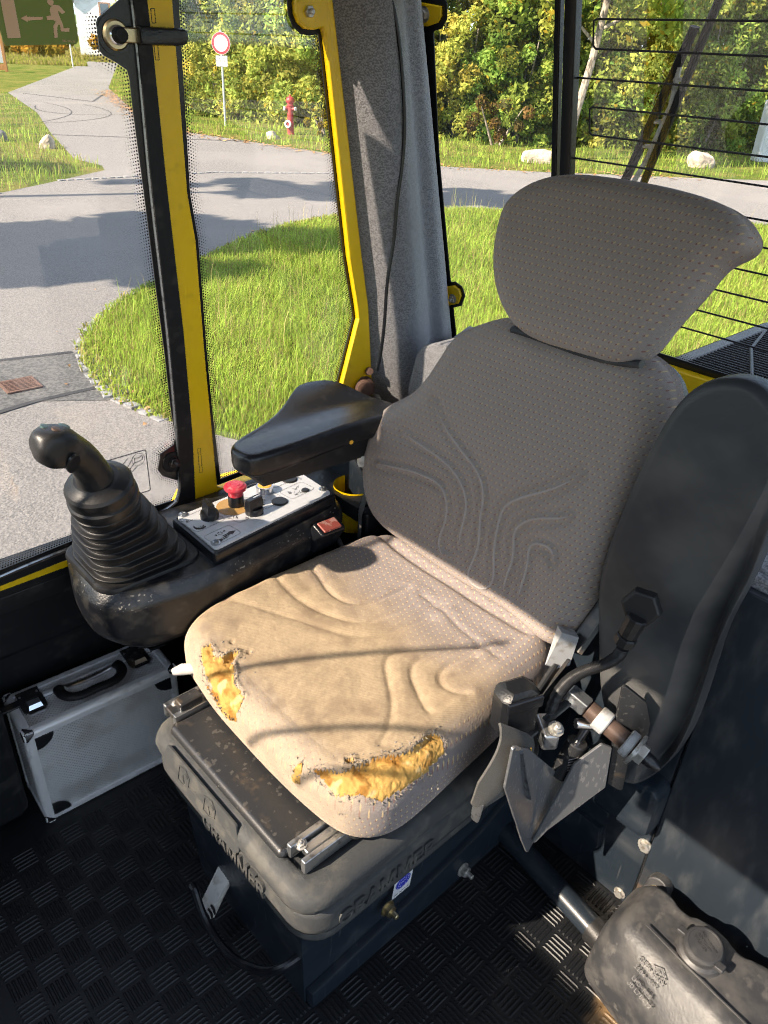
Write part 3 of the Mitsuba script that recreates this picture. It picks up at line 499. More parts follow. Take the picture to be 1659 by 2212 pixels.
# yellow post between the windows
yp = thing('window_post', 'tall yellow metal post between the two side windows', 'post')
pR = [(p[0], p[2]) for p in D['pillar_R']]
post = Polygon([(.63, 1.47), (.633, 1.20), (.640, .91), (.640, .72), (.634, .585), (.610, .552), (.50, .540), (.50, .50), (1.10, .50), (1.10, .566), (1.004, .566), (.838, .570), (.700, .578), (.687, .585)] + pR[::-1] + [(.676, 1.47)]).buffer(0)
part(yp, 'beam', tf(prism2(post, -.05, .006, .003), YF(1.2)), 'm_yellow', 30)
for (x, z0, z1) in ((.640, 1.368, 1.384), (.640, 1.322, 1.340), (.653, .630, .680)):
    s = Polygon([(x - .0022, z0), (x + .0022, z0), (x + .0022, z1), (x - .0022, z1)]).buffer(.0012)
    part(yp, 'slot', tf(prism2(s.difference(s.buffer(-.0009)), 0, .0003), YF(1.1938)), 'm_ink', False)
# rear side window
rw = thing('rear_side_window', 'fixed side window between the yellow post and the grey corner pillar', 'window')
ri = [(p[0], p[2]) for p in D['rw_inner']]; ro = [(p[0], p[2]) for p in D['rw_outer']]
part(rw, 'pane', (np.array([(.66, 1.2015, .55), (1.08, 1.2015, .55), (1.08, 1.2015, 1.47), (.66, 1.2015, 1.47)]), np.array([[0, 1, 2, 3]])), 'm_glass', False)
off = [(-.006, 0)]
ri_full = [(.926, 1.47)] + ri + [(.955, .600), (.700, .590)]
fb = shapely.LineString([(.6815, 1.47)] + [(x + .0005, z) for x, z in pR[1:6]] + [(.692, .592), (.955, .603)] + [(x, z) for x, z in ri[::-1]] + [(.926, 1.47)])
part(rw, 'black_border', tf(prism2(fb.buffer(.0055), 0, .0025), YF(1.2)), 'm_frit', False)
ins = Polygon(list(fb.coords)).buffer(-.0055)
ed = np.array(shapely.geometry.polygon.orient(ins).exterior.coords)
part(rw, 'border_dots', dots(ed, 5, .0047, .0016, 'left', YF(1.2), .0012), 'm_frit', False, kind='stuff')
tab = [(.944, 1.376), (.926, 1.372), (.909, 1.373), (.896, 1.381), (.889, 1.394), (.888, 1.408), (.894, 1.422), (.907, 1.432), (.93, 1.436), (.936, 1.47)]
yfr = Polygon(tab[::-1] + [(.944, 1.376)] + ri[1:] + [(.962, .60), (.962, .555), (1.115, .555)] + ro[::-1] + [(.952, 1.47)]).buffer(0)
yfr = max(getattr(yfr, 'geoms', [yfr]), key=lambda g: g.area).buffer(-.001).buffer(.001)
part(rw, 'yellow_frame', tf(prism2(yfr, .003, .016, .004), YF(1.2)), 'm_yellow', 25)
part(rw, 'tab_seal', tf(prism2(Polygon(tab).buffer(.008), .0015, .004), YF(1.2)), 'm_rubber', False)
part(rw, 'nut', hexbolt((.913, 1.186, 1.397), (0, -1, 0), .0085, .008, True, .006), 'm_zinc')
# rear corner: grey felt pillar
sec0 = [(1.088, 1.196), (1.100, 1.176), (1.120, 1.145), (1.145, 1.126), (1.170, 1.124), (1.200, 1.138), (1.26, 1.180), (1.32, 1.228), (1.335, 1.234), (1.36, 1.228), (1.40, 1.243), (1.457, 1.285), (1.475, 1.31)]
cp = thing('corner_pillar', 'grey felt lined corner pillar between side and rear window', 'pillar')
rows, uvs = [], []
zs = [.54, .60, .66, .72, .78, .84, .92, 1.02, 1.12, 1.22, 1.32, 1.42, 1.50]
xl = np.interp(zs, [.54, .626, .734, .89, .992, 1.416, 1.5], [1.115, 1.101, 1.087, 1.070, 1.048, .966, .950])
sc = spline(sec0, 48)
tt = (sc[:, 0] - sc[0, 0]) / (sc[-1, 0] - sc[0, 0])
for z, x0 in zip(zs, xl):
    x1 = 1.463 - (z - .711) * .18 + .012; y1 = 1.294 + (z - .711) * .086 + .02
    q = np.c_[x0 + tt * (x1 - x0), sc[:, 1] + tt ** 1.5 * (y1 - 1.31) + .006 * np.sin(z * 9) * tt * (1 - tt), np.full(len(sc), z)]
    q[:, 1] = np.minimum(q[:, 1], 1.40); rows.append(q)
v = np.vstack(rows); n = len(sc); f = []
for i in range(len(zs) - 1):
    for j in range(n - 1): f.append([i * n + j, (i + 1) * n + j, (i + 1) * n + j + 1, i * n + j + 1])
part(cp, 'lining', (v, np.array(f)), 'm_felt', True)
part(cp, 'backing', box(1.12, 1.50, 1.235, 1.40, .5, .56), 'm_felt', False)
# parcel shelf, lining behind the seat, corner box
struct('rear_shelf', cat([prism2(Polygon([(.985, -.25), (1.47, -.25), (1.47, 1.25), (1.25, 1.165), (1.11, .99), (.985, .93)]), .50, .765, .012), box(.970, .990, -.25, .93, -.02, .758, .006), box(.970, 1.0, .90, 1.30, -.02, .50, .008)]), 'm_felt', 30)
labels['rear_shelf']['label'] = 'grey felt lined shelf and bulkhead behind the seat'
CBM = frame((1.12, 0, 0), (0, -1, 0), (0, 0, 1), (-1, 0, 0))
solo('corner_box', tf(prism2(Polygon([(-y, z) for y, z in ((1.112, .70), (1.110, .73), (1.093, .802), (1.075, .825), (1.045, .838), (1.011, .846), (.93, .846), (.90, .70))]), -.16, .0, .012), CBM), 'm_felt', 'light grey felt covered corner box behind the seat back', 'box', 30)
cb = solo('cable', tube(spline(D['cable'], 60) + V(0, -.003, 0), .0036, 8), 'm_gloss', 'thin black cable hanging down the grey corner pillar', 'cable')

# --- rear window (plane through x = 1.44 at z = .84, leaning forward)
RGM = frame((1.44, 0, .84), (0, -1, 0), unit((-.18, 0, 1)), unit((-1, 0, -.18)))
def rg(p): q = np.asarray(p, float) - RGM[:3, 3]; return (q @ RGM[:3, 0], q @ RGM[:3, 1])
rear = thing('rear_window', 'heated rear window with black border behind the seat', 'window')
part(rear, 'pane', (tfp(RGM, np.array([(-1.36, -.16, 0), (.35, -.16, 0), (.35, .68, 0), (-1.36, .68, 0)])), np.array([[0, 1, 2, 3]])), 'm_glass', False)
fl = [rg(p) for p in D['rg_frit']]
lft = [(fl[0][0] - .010, .68)] + [(a, b) for a, b in fl] + [(fl[-1][0], -.16)]
fx = Polygon(lft + [(-1.42, -.16), (-1.46, .68)]).buffer(0)
tabp = [rg(p) for p in D['rg_tab1']]
t1 = Polygon(tabp + [(tabp[-1][0] - .03, tabp[-1][1]), (tabp[0][0] - .03, .64)]).buffer(0)
t2p = [rg(p) for p in D['rg_tab2']]; t2 = Polygon(t2p + [(t2p[-1][0] - .03, t2p[-1][1]), (t2p[0][0] - .03, t2p[0][1])]).buffer(0)
low = shapely.box(-.96, -.03, .4, .012)
bd = fx.union(t1.buffer(.010)).union(t2.buffer(.006)).union(low).buffer(.004).buffer(-.004)
part(rear, 'black_border', tf(prism2(bd, .001, .003), RGM), 'm_frit', False)
le = [(a, b) for a, b in lft]
part(rear, 'border_dots', dots(np.array(lft)[:-1], 5, .0047, .0016, 'right', RGM, .002), 'm_frit', False, kind='stuff')
part(rear, 'sill_dots', dots(np.array([(-.94, .012), (.4, .012)]), 5, .0047, .0016, 'left', RGM, .002), 'm_frit', False, kind='stuff')
part(rear, 'yellow_tab', tf(prism2(t1.buffer(-.002), .004, .010, .002), RGM), 'm_yellow')
part(rear, 'yellow_tab', tf(prism2(t2.buffer(-.002), .004, .010, .002), RGM), 'm_yellow')
part(rear, 'nut', hexbolt(tfp(RGM, [(*rg(D['rg_nut1'][0]), .010)])[0], RGM[:3, 2], .010, .009, True, .007), 'm_zinc')
part(rear, 'nut', hexbolt(tfp(RGM, [(*rg(D['rg_nut2'][0]), .010)])[0], RGM[:3, 2], .008, .007, True, .005), 'm_zinc')
B2 = [rg(p) for p in D['rg_bars']]
part(rear, 'divider', tf(prism2(Polygon([(B2[0][0] - .008, .68), (B2[0][0] + .005, .68), (B2[1][0] + .008, .0), (B2[1][0] - .005, .0)]), .0, .012, .002), RGM), 'm_frit')
part(rear, 'divider', tf(prism2(Polygon([(B2[2][0] - .012, .68), (B2[2][0] + .013, .68), (B2[3][0] + .012, .0), (B2[3][0] - .012, .0)]), .0, .018, .003), RGM), 'm_frit')
for k in range(10):
    L = [rg(p) for p in D['heat%d' % k]]
    if L[0][0] > L[-1][0] and k not in (0, 2): L = L[::-1]
    L = [(.33, L[0][1]) if abs(a - L[0][0]) < 1e-9 and k in (0, 2) else (a, b) for a, b in L]
    if k in (0, 2): L[-1] = (.33, L[-1][1])
    else: L = [(-.955 if k in (1, 3) else -.80, L[0][1]), (.33, L[0][1])]
    part(rear, 'heating_wire', tf(prism2(shapely.LineString(L).buffer(.0016), .0008, .0018), RGM), 'm_ink', False)
solo('rear_sill', tf(prism2(shapely.box(-.98, -.075, .4, -.004), .004, .022, .004), RGM), 'm_yellow', 'yellow painted sill below the rear window', 'sill')
# rear wiper outside the glass
wp = thing('rear_wiper', 'black rear window wiper with parallel arms outside the glass', 'wiper')
w = [V(*p) for p in D['wiper']]
part(wp, 'arm', tube([w[4], w[3] + (w[3] - w[4]) * .3], .0075, 8), 'm_rubber')
bl = w[1] - w[0]
part(wp, 'blade', tube([w[0], w[1] + bl * .5], [.010, .011], 8, flat=.6), 'm_rubber')
sd = V(0, -.022, 0)
part(wp, 'bracket', cat([tube([w[0] + bl * .25 + sd * .2, w[0] + bl * .5 + sd, w[0] + bl * .9 + sd * 1.1, w[1] + bl * .45 + sd * .4], .005, 6)] + [tube([w[0] + bl * k, w[0] + bl * k + sd * 1.2], .004, 6) for k in (.33, .62, .8)]), 'm_whiteplastic')
# engine hood with grille behind the rear glass
eh = thing('engine_hood', 'dark engine hood with ribbed grille outside the rear window', 'hood')
part(eh, 'cover', cat([box(1.47, 2.0, -.35, .74, .66, .815, .015)]), 'm_blackmetal')
part(eh, 'recess', box(1.50, 1.97, -.32, .70, .80, .8165), 'm_ink', False)
for k in range(22):
    y = -.30 + k * .046
    part(eh, 'slat', tube([(1.51, y - .12, .824), (1.72, y - .02, .824), (1.96, y + .04, .824)], .0035, 6), 'm_grille')
for k in range(30):
    x = 1.515 + k * .0152
    part(eh, 'fin', box(x, x + .004, -.31, .69, .817, .822), 'm_rubber', False)


# ------------------------------------------------------------------ the driver's seat
seat = thing('driver_seat', 'worn suspension seat with torn cushion, high backrest and folded armrest', 'seat')
CM = frame((0, 0, .45), (1, 0, 0), (0, 1, 0))
c_out = [(.445, .90), (.450, .935), (.485, .966), (.58, .978), (.70, .982), (.82, .976), (.905, .955), (.945, .90), (.955, .75), (.950, .56), (.915, .51), (.82, .490), (.72, .480), (.62, .471), (.54, .465), (.485, .472), (.452, .500), (.436, .56), (.430, .66), (.431, .76), (.436, .85)]
G = lambda n: [np.array([(p[0], p[1]) for p in D[n]])]
_rag = lambda g, s_: Polygon(np.array([(p := np.array(g.exterior.interpolate(t).coords[0])) + .0042 * (np.array([meshkit.fbm(np.r_[p * 150, s_], 3, 1), meshkit.fbm(np.r_[p * 150, s_ + 9.], 3, 2)]) - .5) for t in np.arange(0, g.exterior.length, .0016)])).buffer(0)
foams = [Polygon([(p[0], p[1]) for p in D[k]]).buffer(0) for k in ('foamA', 'foamB', 'foamC', 'foamD')]
foams = [_rag(g, float(i)) for i, g in enumerate(foams)]
foams = [max(getattr(g, 'geoms', [g]), key=lambda q: q.area) for g in foams]
def _foam_mask(xy, grow=0.0):
    pts = shapely.points(xy); m = np.full(len(xy), -1.0)
    for g in foams:
        g2 = g.buffer(grow); d = shapely.distance(pts, g2.exterior) * np.where(shapely.contains(g2, pts), 1, -1); m = np.maximum(m, d)
    return m
def cush_bump(xy, d):
    x, y = xy[:, 0], xy[:, 1]; z = np.zeros(len(xy))
    z += .016 * np.exp(-((y - .955) / .07) ** 2) + .013 * np.exp(-((y - .49) / .06) ** 2)        # side bolsters
    z += .012 * np.exp(-((x - .90) / .06) ** 2) - .020 * np.clip((.60 - x) / .17, 0, 1) ** 2          # rear roll, front drop
    for n, dep, w in (('cush_c1', .012, .009), ('cush_c2', .011, .010), ('cush_c3', .009, .011), ('cush_c4', .012, .010), ('cush_c5', .011, .009), ('cush_c6', .012, .009), ('cush_c7', .008, .008)):
        L = G(n)[0]; L = spline(L, 24); dd = seg_dist(xy, [L])
        s = np.linspace(0, 1, len(L)); k = np.argmin(((xy[:, None] - L[None]) ** 2).sum(2), 1) if len(xy) < 40000 else np.zeros(len(xy), int)
        z -= .70 * dep * np.exp(-(dd / (w * .55)) ** 2) * np.sin(np.pi * np.clip(.12 + .76 * s[k], 0, 1))
        z += .14 * dep * np.exp(-((dd - 1.9 * w) / (1.3 * w)) ** 2)
    z -= .010 * np.exp(-(seg_dist(xy, [np.array([(.885, .94), (.885, .55)])]) / .010) ** 2)
    z += .0035 * (meshkit.fbm(np.c_[xy * 28, np.zeros(len(xy))], 3, 3) - .5)
    for q in D['pinholes']: z -= .006 * np.exp(-((x - q[0]) ** 2 + (y - q[1]) ** 2) / .004 ** 2)
    fm = _foam_mask(xy)
    z -= .014 * np.clip(fm / .004 + .3, 0, 1); z += .0035 * np.exp(-((fm + .004) / .004) ** 2) * (fm < 0)
    return z
cm, cuv = pillow(c_out, CM, .062, .045, .045, n=520, nr=140, bump=cush_bump)
part(seat, 'cushion', cm, 'm_cushion', True, uv=cuv, label='beige worn seat cushion with torn front corners')
cush = seat + '__cushion'
def cush_z(xy):
    o = spline(c_out, 420, True, 1e-5); ring = Polygon(o).exterior
    d = shapely.distance(shapely.points(xy), ring); d = np.where(shapely.contains(Polygon(o), shapely.points(xy)), d, 0)
    e = np.clip(d / .045, 0, 1)
    return .45 + .062 - .045 + .045 * np.sqrt(np.clip(1 - (1 - e) ** 2, 0, 1)) + cush_bump(xy, d) * e
for gi, g in enumerate(foams):
    g = g.buffer(.0015)
    x0, y0, x1, y1 = g.bounds; st = .0026 if gi < 2 else .0018
    X, Y = np.meshgrid(np.arange(x0 - st, x1 + st, st), np.arange(y0 - st, y1 + st, st), indexing='ij')
    xy = np.c_[X.ravel(), Y.ravel()]
    ins = shapely.contains(g, shapely.points(xy)); edge = shapely.distance(shapely.points(xy), g.exterior)
    base = cush_z(xy)
    lump = .004 * (meshkit.fbm(np.c_[xy * 60, np.full(len(xy), gi)], 4, 11) - .35) + .006 * np.floor(meshkit.fbm(np.c_[xy * 34, np.full(len(xy), 3.)], 3, 5) * 6) / 6
    z = base + np.where(ins, np.clip(edge / .008, 0, 1) * lump + .0012, -.004)
    nx, ny = X.shape; idx = np.arange(nx * ny).reshape(nx, ny)
    q = np.stack([idx[:-1, :-1], idx[1:, :-1], idx[1:, 1:], idx[:-1, 1:]], -1).reshape(-1, 4)
    q = q[ins[q].any(1)]
    part(cush, 'exposed_foam', trimesh.Trimesh(np.c_[xy, z], np.vstack([q[:, [0, 1, 2]], q[:, [0, 2, 3]]]), process=False), 'm_foam', True, label='torn patch of yellow foam')
    # frayed thread ends along the tear
    L = g.exterior.length; N = int(L / .0011); ms = []
    tri_v, tri_f = [], []
    for k in range(N):
        p = np.array(g.exterior.interpolate(rng.uniform(0, L)).coords[0]) + rng.normal(0, .0026, 2)
        h = cush_z(p[None])[0]
        dirv = unit(rng.normal(0, 1, 3) * V(1, 1, .6) + V(0, 0, .35)); ln = rng.uniform(.002, .0065); wv = unit(np.cross(dirv, rng.normal(0, 1, 3))) * rng.uniform(.0006, .0016)
        b = V(p[0], p[1], h); c = len(tri_v)
        tri_v += [b - wv, b + wv, b + dirv * ln * .6 + wv * .8 + V(0, 0, -.001), b + dirv * ln]; tri_f += [[c, c + 1, c + 2], [c, c + 2, c + 3]]
    part(cush, 'frayed_threads', trimesh.Trimesh(np.array(tri_v), np.array(tri_f), process=False), 'm_fray', False, kind='stuff')
# loose pills of worn fabric round the big tear
vv, ff = [], []
ic = trimesh.creation.icosphere(0)
for k in range(240):
    g = foams[1] if k % 3 else foams[0]
    p = np.array(g.exterior.interpolate(rng.uniform(0, g.exterior.length)).coords[0]) + rng.normal(0, .010, 2)
    if not .438 < p[0] < .93: continue
    r = rng.uniform(.0008, .0022); c = sum(len(a) for a in vv)
    vv.append(ic.vertices * r * rng.uniform(.6, 1.4, 3) + V(p[0], p[1], cush_z(p[None])[0])); ff.append(ic.faces + c)
part(cush, 'fabric_pills', trimesh.Trimesh(np.vstack(vv), np.vstack(ff), process=False), 'm_fray', False, kind='stuff')

BA = math.radians(14)
BN = V(-math.cos(BA), 0, math.sin(BA)); BUP = V(math.sin(BA), 0, math.cos(BA))
BM = frame((.875, .72, .50), (0, -1, 0), BUP, BN)
HM = frame(V(.875, .72, .50) + V(-.035, 0, 0), (0, -1, 0), BUP, BN)
def back_bump(xy, d):
    x, y = xy[:, 0], xy[:, 1]; z = np.zeros(len(xy))
    side = np.clip((np.abs(x - .0) - .11) / .12, 0, 1)
    z += .020 * side ** 1.5 * np.clip(1.2 - y / .33, 0, 1) - .012 * np.exp(-((y - .10) / .16) ** 2) * (1 - side)
    for k in range(5):
        L = spline(to2(BM, D['back_g%d' % k]), 40); dd = seg_dist(xy, [L]); w = .0065
        z += -.004 * np.exp(-((dd - .009) / .006) ** 2) + .0015 * np.exp(-(dd / .005) ** 2)
    z += .003 * (meshkit.fbm(np.c_[xy * 20, np.ones(len(xy))], 3, 8) - .5)
    return z
bm, buv = pillow(to2(BM, D['back_outline']), BM, .012, .045, .075, n=360, nr=90, bump=back_bump)
part(seat, 'backrest', bm, 'm_moquette', True, uv=buv, label='grey moquette backrest with pressed seams')
back = seat + '__backrest'
from scipy.spatial import cKDTree
_bl = (np.asarray(bm.vertices) - BM[:3, 3]) @ BM[:3, :3]; _bl = _bl[:360 * 90]; _kt = cKDTree(_bl[:, :2])
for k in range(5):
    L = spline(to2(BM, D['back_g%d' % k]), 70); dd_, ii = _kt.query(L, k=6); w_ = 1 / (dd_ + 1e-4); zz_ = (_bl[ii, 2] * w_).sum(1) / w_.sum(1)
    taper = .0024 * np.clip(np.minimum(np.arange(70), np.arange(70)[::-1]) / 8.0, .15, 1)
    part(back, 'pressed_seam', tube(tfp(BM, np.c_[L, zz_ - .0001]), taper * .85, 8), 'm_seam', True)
def head_bump(xy, d):
    x, y = xy[:, 0], xy[:, 1]
    return .004 * (meshkit.fbm(np.c_[xy * 14, np.ones(len(xy))], 3, 18) - .5) + .010 * np.exp(-((y - .60) / .10) ** 2) - .006
hm, huv = pillow(to2(HM, D['head_outline']), HM, .012, .034, .085, n=300, nr=60, bump=head_bump)
part(seat, 'headrest', hm, 'm_moquette', True, uv=huv, label='wide grey moquette headrest')
# dark piping strip under the headrest, plastic back shell
hb = to2(HM, D['head_outline'])
part(seat + '__headrest', 'lower_trim', tube(tfp(BM, np.c_[spline([(-.02, .487), (.06, .487), (.14, .487), (.21, .497)], 20), np.full(20, .012)]), .010, 8, flat=.6), 'm_armpad')
sh = spline(to2(BM, D['back_outline']), 120, True, 1e-5); shc = sh.mean(0)
part(seat, 'back_shell', tf(prism2(Polygon(shc + (sh - shc) * .96), -.105, -.055, .0), BM), 'm_plastic', 30)

# folded-up left armrest
AM = frame((.908, .36, .6), (0, -1, 0), unit((.08, 0, .996)), unit((-.996, 0, .08)))
ao = to2(AM, D['la_outer']); acr = to2(AM, D['la_crease'])
acp = Polygon(list(acr) + [(-.5, -.3), (-.5, .8), (acr[0][0], .8)]).buffer(0)
def arm_bump(xy, d):
    pts = shapely.points(xy); out = np.where(shapely.contains(acp, pts), 0, shapely.distance(pts, acp))
    return -1.25 * np.maximum(out - .002, 0) - .006 * np.exp(-((xy[:, 0] - .05) / .04) ** 2) * np.exp(-((xy[:, 1] - .12) / .18) ** 2) + .004 * np.exp(-((xy[:, 1] - .3) / .1) ** 2)
am, auv = pillow(ao, AM, .012, .014, .048, n=260, nr=60, s=2e-5, bump=arm_bump)
part(seat, 'left_armrest', am, 'm_armpad', True, label='black armrest pad folded upright')
# right armrest
RM = frame((0, 0, .725), (1, 0, 0), (0, 1, 0))
ro_ = [(.622, 1.02), (.635, 1.048), (.706, 1.080), (.765, 1.105), (.820, 1.140), (.860, 1.162), (.910, 1.160), (.958, 1.120), (.985, 1.04), (.985, .985), (.90, .975), (.78, .976), (.66, .978), (.628, .985)]
rm, ruv = pillow(ro_, RM, .030, .012, .014, n=220, nr=44, s=1e-5, bump=lambda xy, d: .020 * smooth01((xy[:, 1] - 1.06) / .09) * smooth01((xy[:, 0] - .70) / .14) - .005 * np.exp(-((xy[:, 1] - 1.06) / .03) ** 2))
part(seat, 'right_armrest', rm, 'm_gloss', True, label='black padded armrest with a raised rear wing')
ra = seat + '__right_armrest'
part(ra, 'under_beam', hull([(x, y, z) for x in (.66, .99) for y in (.99, 1.045) for z in (.685, .715)] + [(.95, .995, .665), (.95, 1.04, .665)]), 'm_plastic')
part(ra, 'rivet', lathe([(0, 0), (.0045, 0), (.004, .0012), (0, .0015)], (.848, .9755, .722), (0, -1, 0), 20), 'm_amber')
part(ra, 'pivot_knob', lathe([(0, 0), (.011, 0), (.012, .012), (.009, .022), (0, .023)], (.90, 1.0, .668), (-.2, -.3, -1), 20), 'm_whiteplastic')
part(ra, 'pivot_ring', tf(trimesh.creation.torus(.0095, .0028, 24, 10), frame((.932, .985, .664), (1, 0, 0), (0, .3, 1))), 'm_steel')

# lower frame: slide rails, dark cover plate, rubber bellows, steel pedestal
part(seat, 'cover_plate', box(.372, .60, .553, .862, .378, .400, .010), 'm_blackmetal', 40, label='scuffed black steel plate under the cushion')
for y, nm in ((.537, 0), (.880, 1)):
    part(seat, 'slide_rail', cat([box(.385, .86, y - .022, y - .012, .385, .410, .002), box(.385, .86, y + .010, y + .020, .385, .410, .002), box(.40, .86, y - .009, y + .007, .390, .404, .003)]), 'm_steel')
    part(seat, 'rail_bolt', hexbolt((.402, y + .008, .404), (-.3, 0, 1), .006, .006, True, .003), 'm_zinc')
part(seat, 'cushion_pan', box(.46, .93, .50, .95, .395, .425, .01), 'm_blackmetal')
def rring(x0, x1, y0, y1, r, n=120):
    p = Polygon([(x0 + r, y0 + r), (x1 - r, y0 + r), (x1 - r, y1 - r), (x0 + r, y1 - r)]).buffer(r, 24)
    e = p.exterior; return np.array([e.interpolate(t, True).coords[0] for t in np.linspace(0, 1, n, endpoint=False)])
def stack(levels, cap=True):
    rr = [np.c_[rring(*l[:4], l[4]), np.full(120, l[5])] for l in levels]; v = np.vstack(rr); f = []
    j = np.arange(120)
    for i in range(len(levels) - 1):
        a, b = i * 120 + j, i * 120 + (j + 1) % 120
        f += [np.c_[a, b, b + 120], np.c_[a, b + 120, a + 120]]
    if cap: 
        for k, s_ in ((0, 1), (len(levels) - 1, -1)):
            v = np.vstack([v, rr[k].mean(0)]); c = len(v) - 1; a, b = k * 120 + j, k * 120 + (j + 1) % 120
            f.append(np.c_[b, a, np.full(120, c)] if s_ > 0 else np.c_[a, b, np.full(120, c)])
    m = trimesh.Trimesh(v, np.vstack(f), process=False); m.fix_normals(); return m
LV = [(.395, .86, .500, .880, .03, .135), (.385, .87, .492, .886, .04, .140), (.372, .875, .482, .892, .05, .150), (.362, .885, .474, .900, .05, .165), (.358, .885, .470, .900, .05, .185), (.366, .885, .480, .892, .05, .200), (.376, .88, .490, .88, .05, .206),
      (.362, .885, .474, .897, .05, .214), (.350, .895, .460, .905, .05, .235), (.346, .90, .455, .91, .05, .262), (.350, .90, .459, .906, .05, .288), (.362, .89, .474, .893, .045, .305), (.378, .88, .492, .874, .04, .313), (.360, .885, .474, .896, .045, .320),
      (.352, .89, .466, .902, .045, .336), (.350, .89, .464, .903, .045, .352), (.354, .888, .468, .900, .045, .368), (.362, .88, .476, .892, .04, .379), (.374, .87, .490, .880, .03, .384), (.384, .86, .505, .870, .02, .382), (.388, .855, .515, .862, .02, .372)]
LV = [(l[0] + (.012 if k < 11 else 0), l[1], l[2] + (.018 if k < 11 else .006), *l[3:5], .215 + (l[5] - .135) * (.384 - .215) / .249) for k, l in enumerate(LV)]
part(seat, 'bellows', stack(LV, True), 'm_bellows', True, label='dusty grey rubber suspension bellows')
bel = seat + '__bellows'
TX = frame((.3475, .735, .326), (0, -1, 0), (-.05, 0, 1))
part(bel, 'lettering', text('GRAMMER', .026, frame((.3600, .742, .2905), (0, -1, 0), (.05, 0, 1)), .0055, True, .165), 'm_bellows', False)
part(bel, 'lettering', text('GRAMMER', .024, frame((.410, .4760, .2905), (1, 0, 0), (0, .05, 1)), .0045, True, .19), 'm_bellows', False)
tagp = Polygon([(-.105, 0), (.10, 0), (.112, .012), (.095, .050), (-.10, .050), (-.115, .012)]).buffer(-.006).buffer(.006)
TM = frame((.3500, .735, .338), (0, -1, 0), (.20, 0, 1))
part(bel, 'pictogram_tab', tf(prism2(tagp, 0, .004, .0015), TM), 'm_bellows', 30)
for x in (-.045, .03):
    ic_ = []
    s_ = Polygon([(x - .016, .012), (x - .016, .040), (x + .004, .046), (x + .016, .036), (x + .016, .020), (x + .004, .012)])
    ic_.append(prism2(s_.difference(s_.buffer(-.0022)), .004, .0055))
    ic_.append(prism2(Polygon([(x - .008, .018), (x - .002, .030), (x + .004, .018)]), .004, .0055)); ic_.append(prism2(Point(x + .006, .034).buffer(.004), .004, .0055))
    part(bel, 'pictogram', tf(cat(ic_), TM), 'm_bellows', False)

# pedestal: box with front edge, side plate with sloping flange
part(seat, 'pedestal', hull([(.400, .540, 0), (.88, .540, 0), (.88, .86, 0), (.400, .86, 0), (.388, .530, .225), (.88, .530, .225), (.88, .87, .225), (.388, .87, .225)]), 'm_navy', 20)
ped = seat + '__pedestal'
SP = frame((0, .528, 0), (1, 0, 0), (0, -.08, 1), (0, -1, -.08))
part(ped, 'side_flange', tf(prism2(Polygon([(.403, .0), (.955, .0), (.955, .16), (.90, .15), (.80, .098), (.60, .066), (.44, .048), (.402, .045)]), .0, .016, .008), frame((0, .537, 0), (1, 0, 0), (0, 0, 1), (0, -1, 0))), 'm_navy', 30)
part(ped, 'bolt', hexbolt((.560, .521, .118), (0, -1, .1), .010, .012, True, .012), 'm_brass')
part(ped, 'bolt', hexbolt((.757, .519, .035), (0, -1, .1), .010, .012, True, .012), 'm_zinc')
SB = frame((.594, .5225, .150), (1, 0, 0), (0, -.08, 1), (0, -1, -.08))
stk = part(ped, 'inspection_sticker', tf(prism2(shapely.box(-.021, -.028, .021, .034), 0, .0006), SB), 'm_white', False, label='white sticker with blue round inspection mark')
rg_ = [prism2(Point(0, .008).buffer(.017, 24).difference(Point(0, .008).buffer(.0155, 24)), .0008, .0010), prism2(Point(0, .008).buffer(.0148, 24).difference(Point(0, .008).buffer(.0085, 24)), .0008, .0010), prism2(Point(0, .008).buffer(.0078, 24), .0008, .0010)]
part(stk, 'round_mark', tf(cat(rg_), SB), 'm_blue', False)
part(stk, 'numerals', cat([tf(text(str(k + 1), .0032, frame((-.001, -.0015, .0010), (1, 0, 0), (0, 1, 0)), .0002), SB @ frame((.0117 * math.sin(k * math.pi / 6), .008 + .0117 * math.cos(k * math.pi / 6), 0), (1, 0, 0), (0, 1, 0))) for k in range(12)] + [text('UVV', .004, SB @ frame((-.005, .006, .001), (1, 0, 0), (0, 1, 0)), .0002, True)]), 'm_white', False)
part(stk, 'caption', text('nächste Prüfung', .0028, SB @ frame((-.019, -.022, .0007), (1, 0, 0), (0, 1, 0)), .0002, False, .036), 'm_ink', False)
part(seat, 'height_lever', tube(spline([(.335, .772, .112), (.335, .765, .118), (.333, .745, .095), (.332, .70, .062), (.334, .655, .062), (.345, .60, .085), (.362, .555, .125), (.40, .545, .135)], 40), .0072, 10), 'm_gloss')
part(seat, 'white_lever', hull([(.336, .762, .055), (.336, .735, .055), (.352, .733, .05), (.345, .765, .05), (.40, .785, .10), (.41, .755, .10), (.402, .79, .085), (.412, .757, .085)]), 'm_whiteplastic', 30, label='white plastic lever under the bellows')
part(seat + '__white_lever', 'rib', cat([box(.341 + k * .006, .344 + k * .006, .733, .745, .048 + k * .004, .062 + k * .004) for k in range(3)]), 'm_ink', False)
part(seat, 'front_knob', tube([(.455, .895, .450), (.432, .912, .448), (.420, .921, .443)], [.009, .010, .006], 12), 'm_whiteplastic', label='cream release handle at the front corner')
part(seat, 'front_catch', cat([box(.398, .44, .862, .885, .402, .425, .004), box(.385, .41, .868, .900, .398, .408, .003)]), 'm_blackmetal')

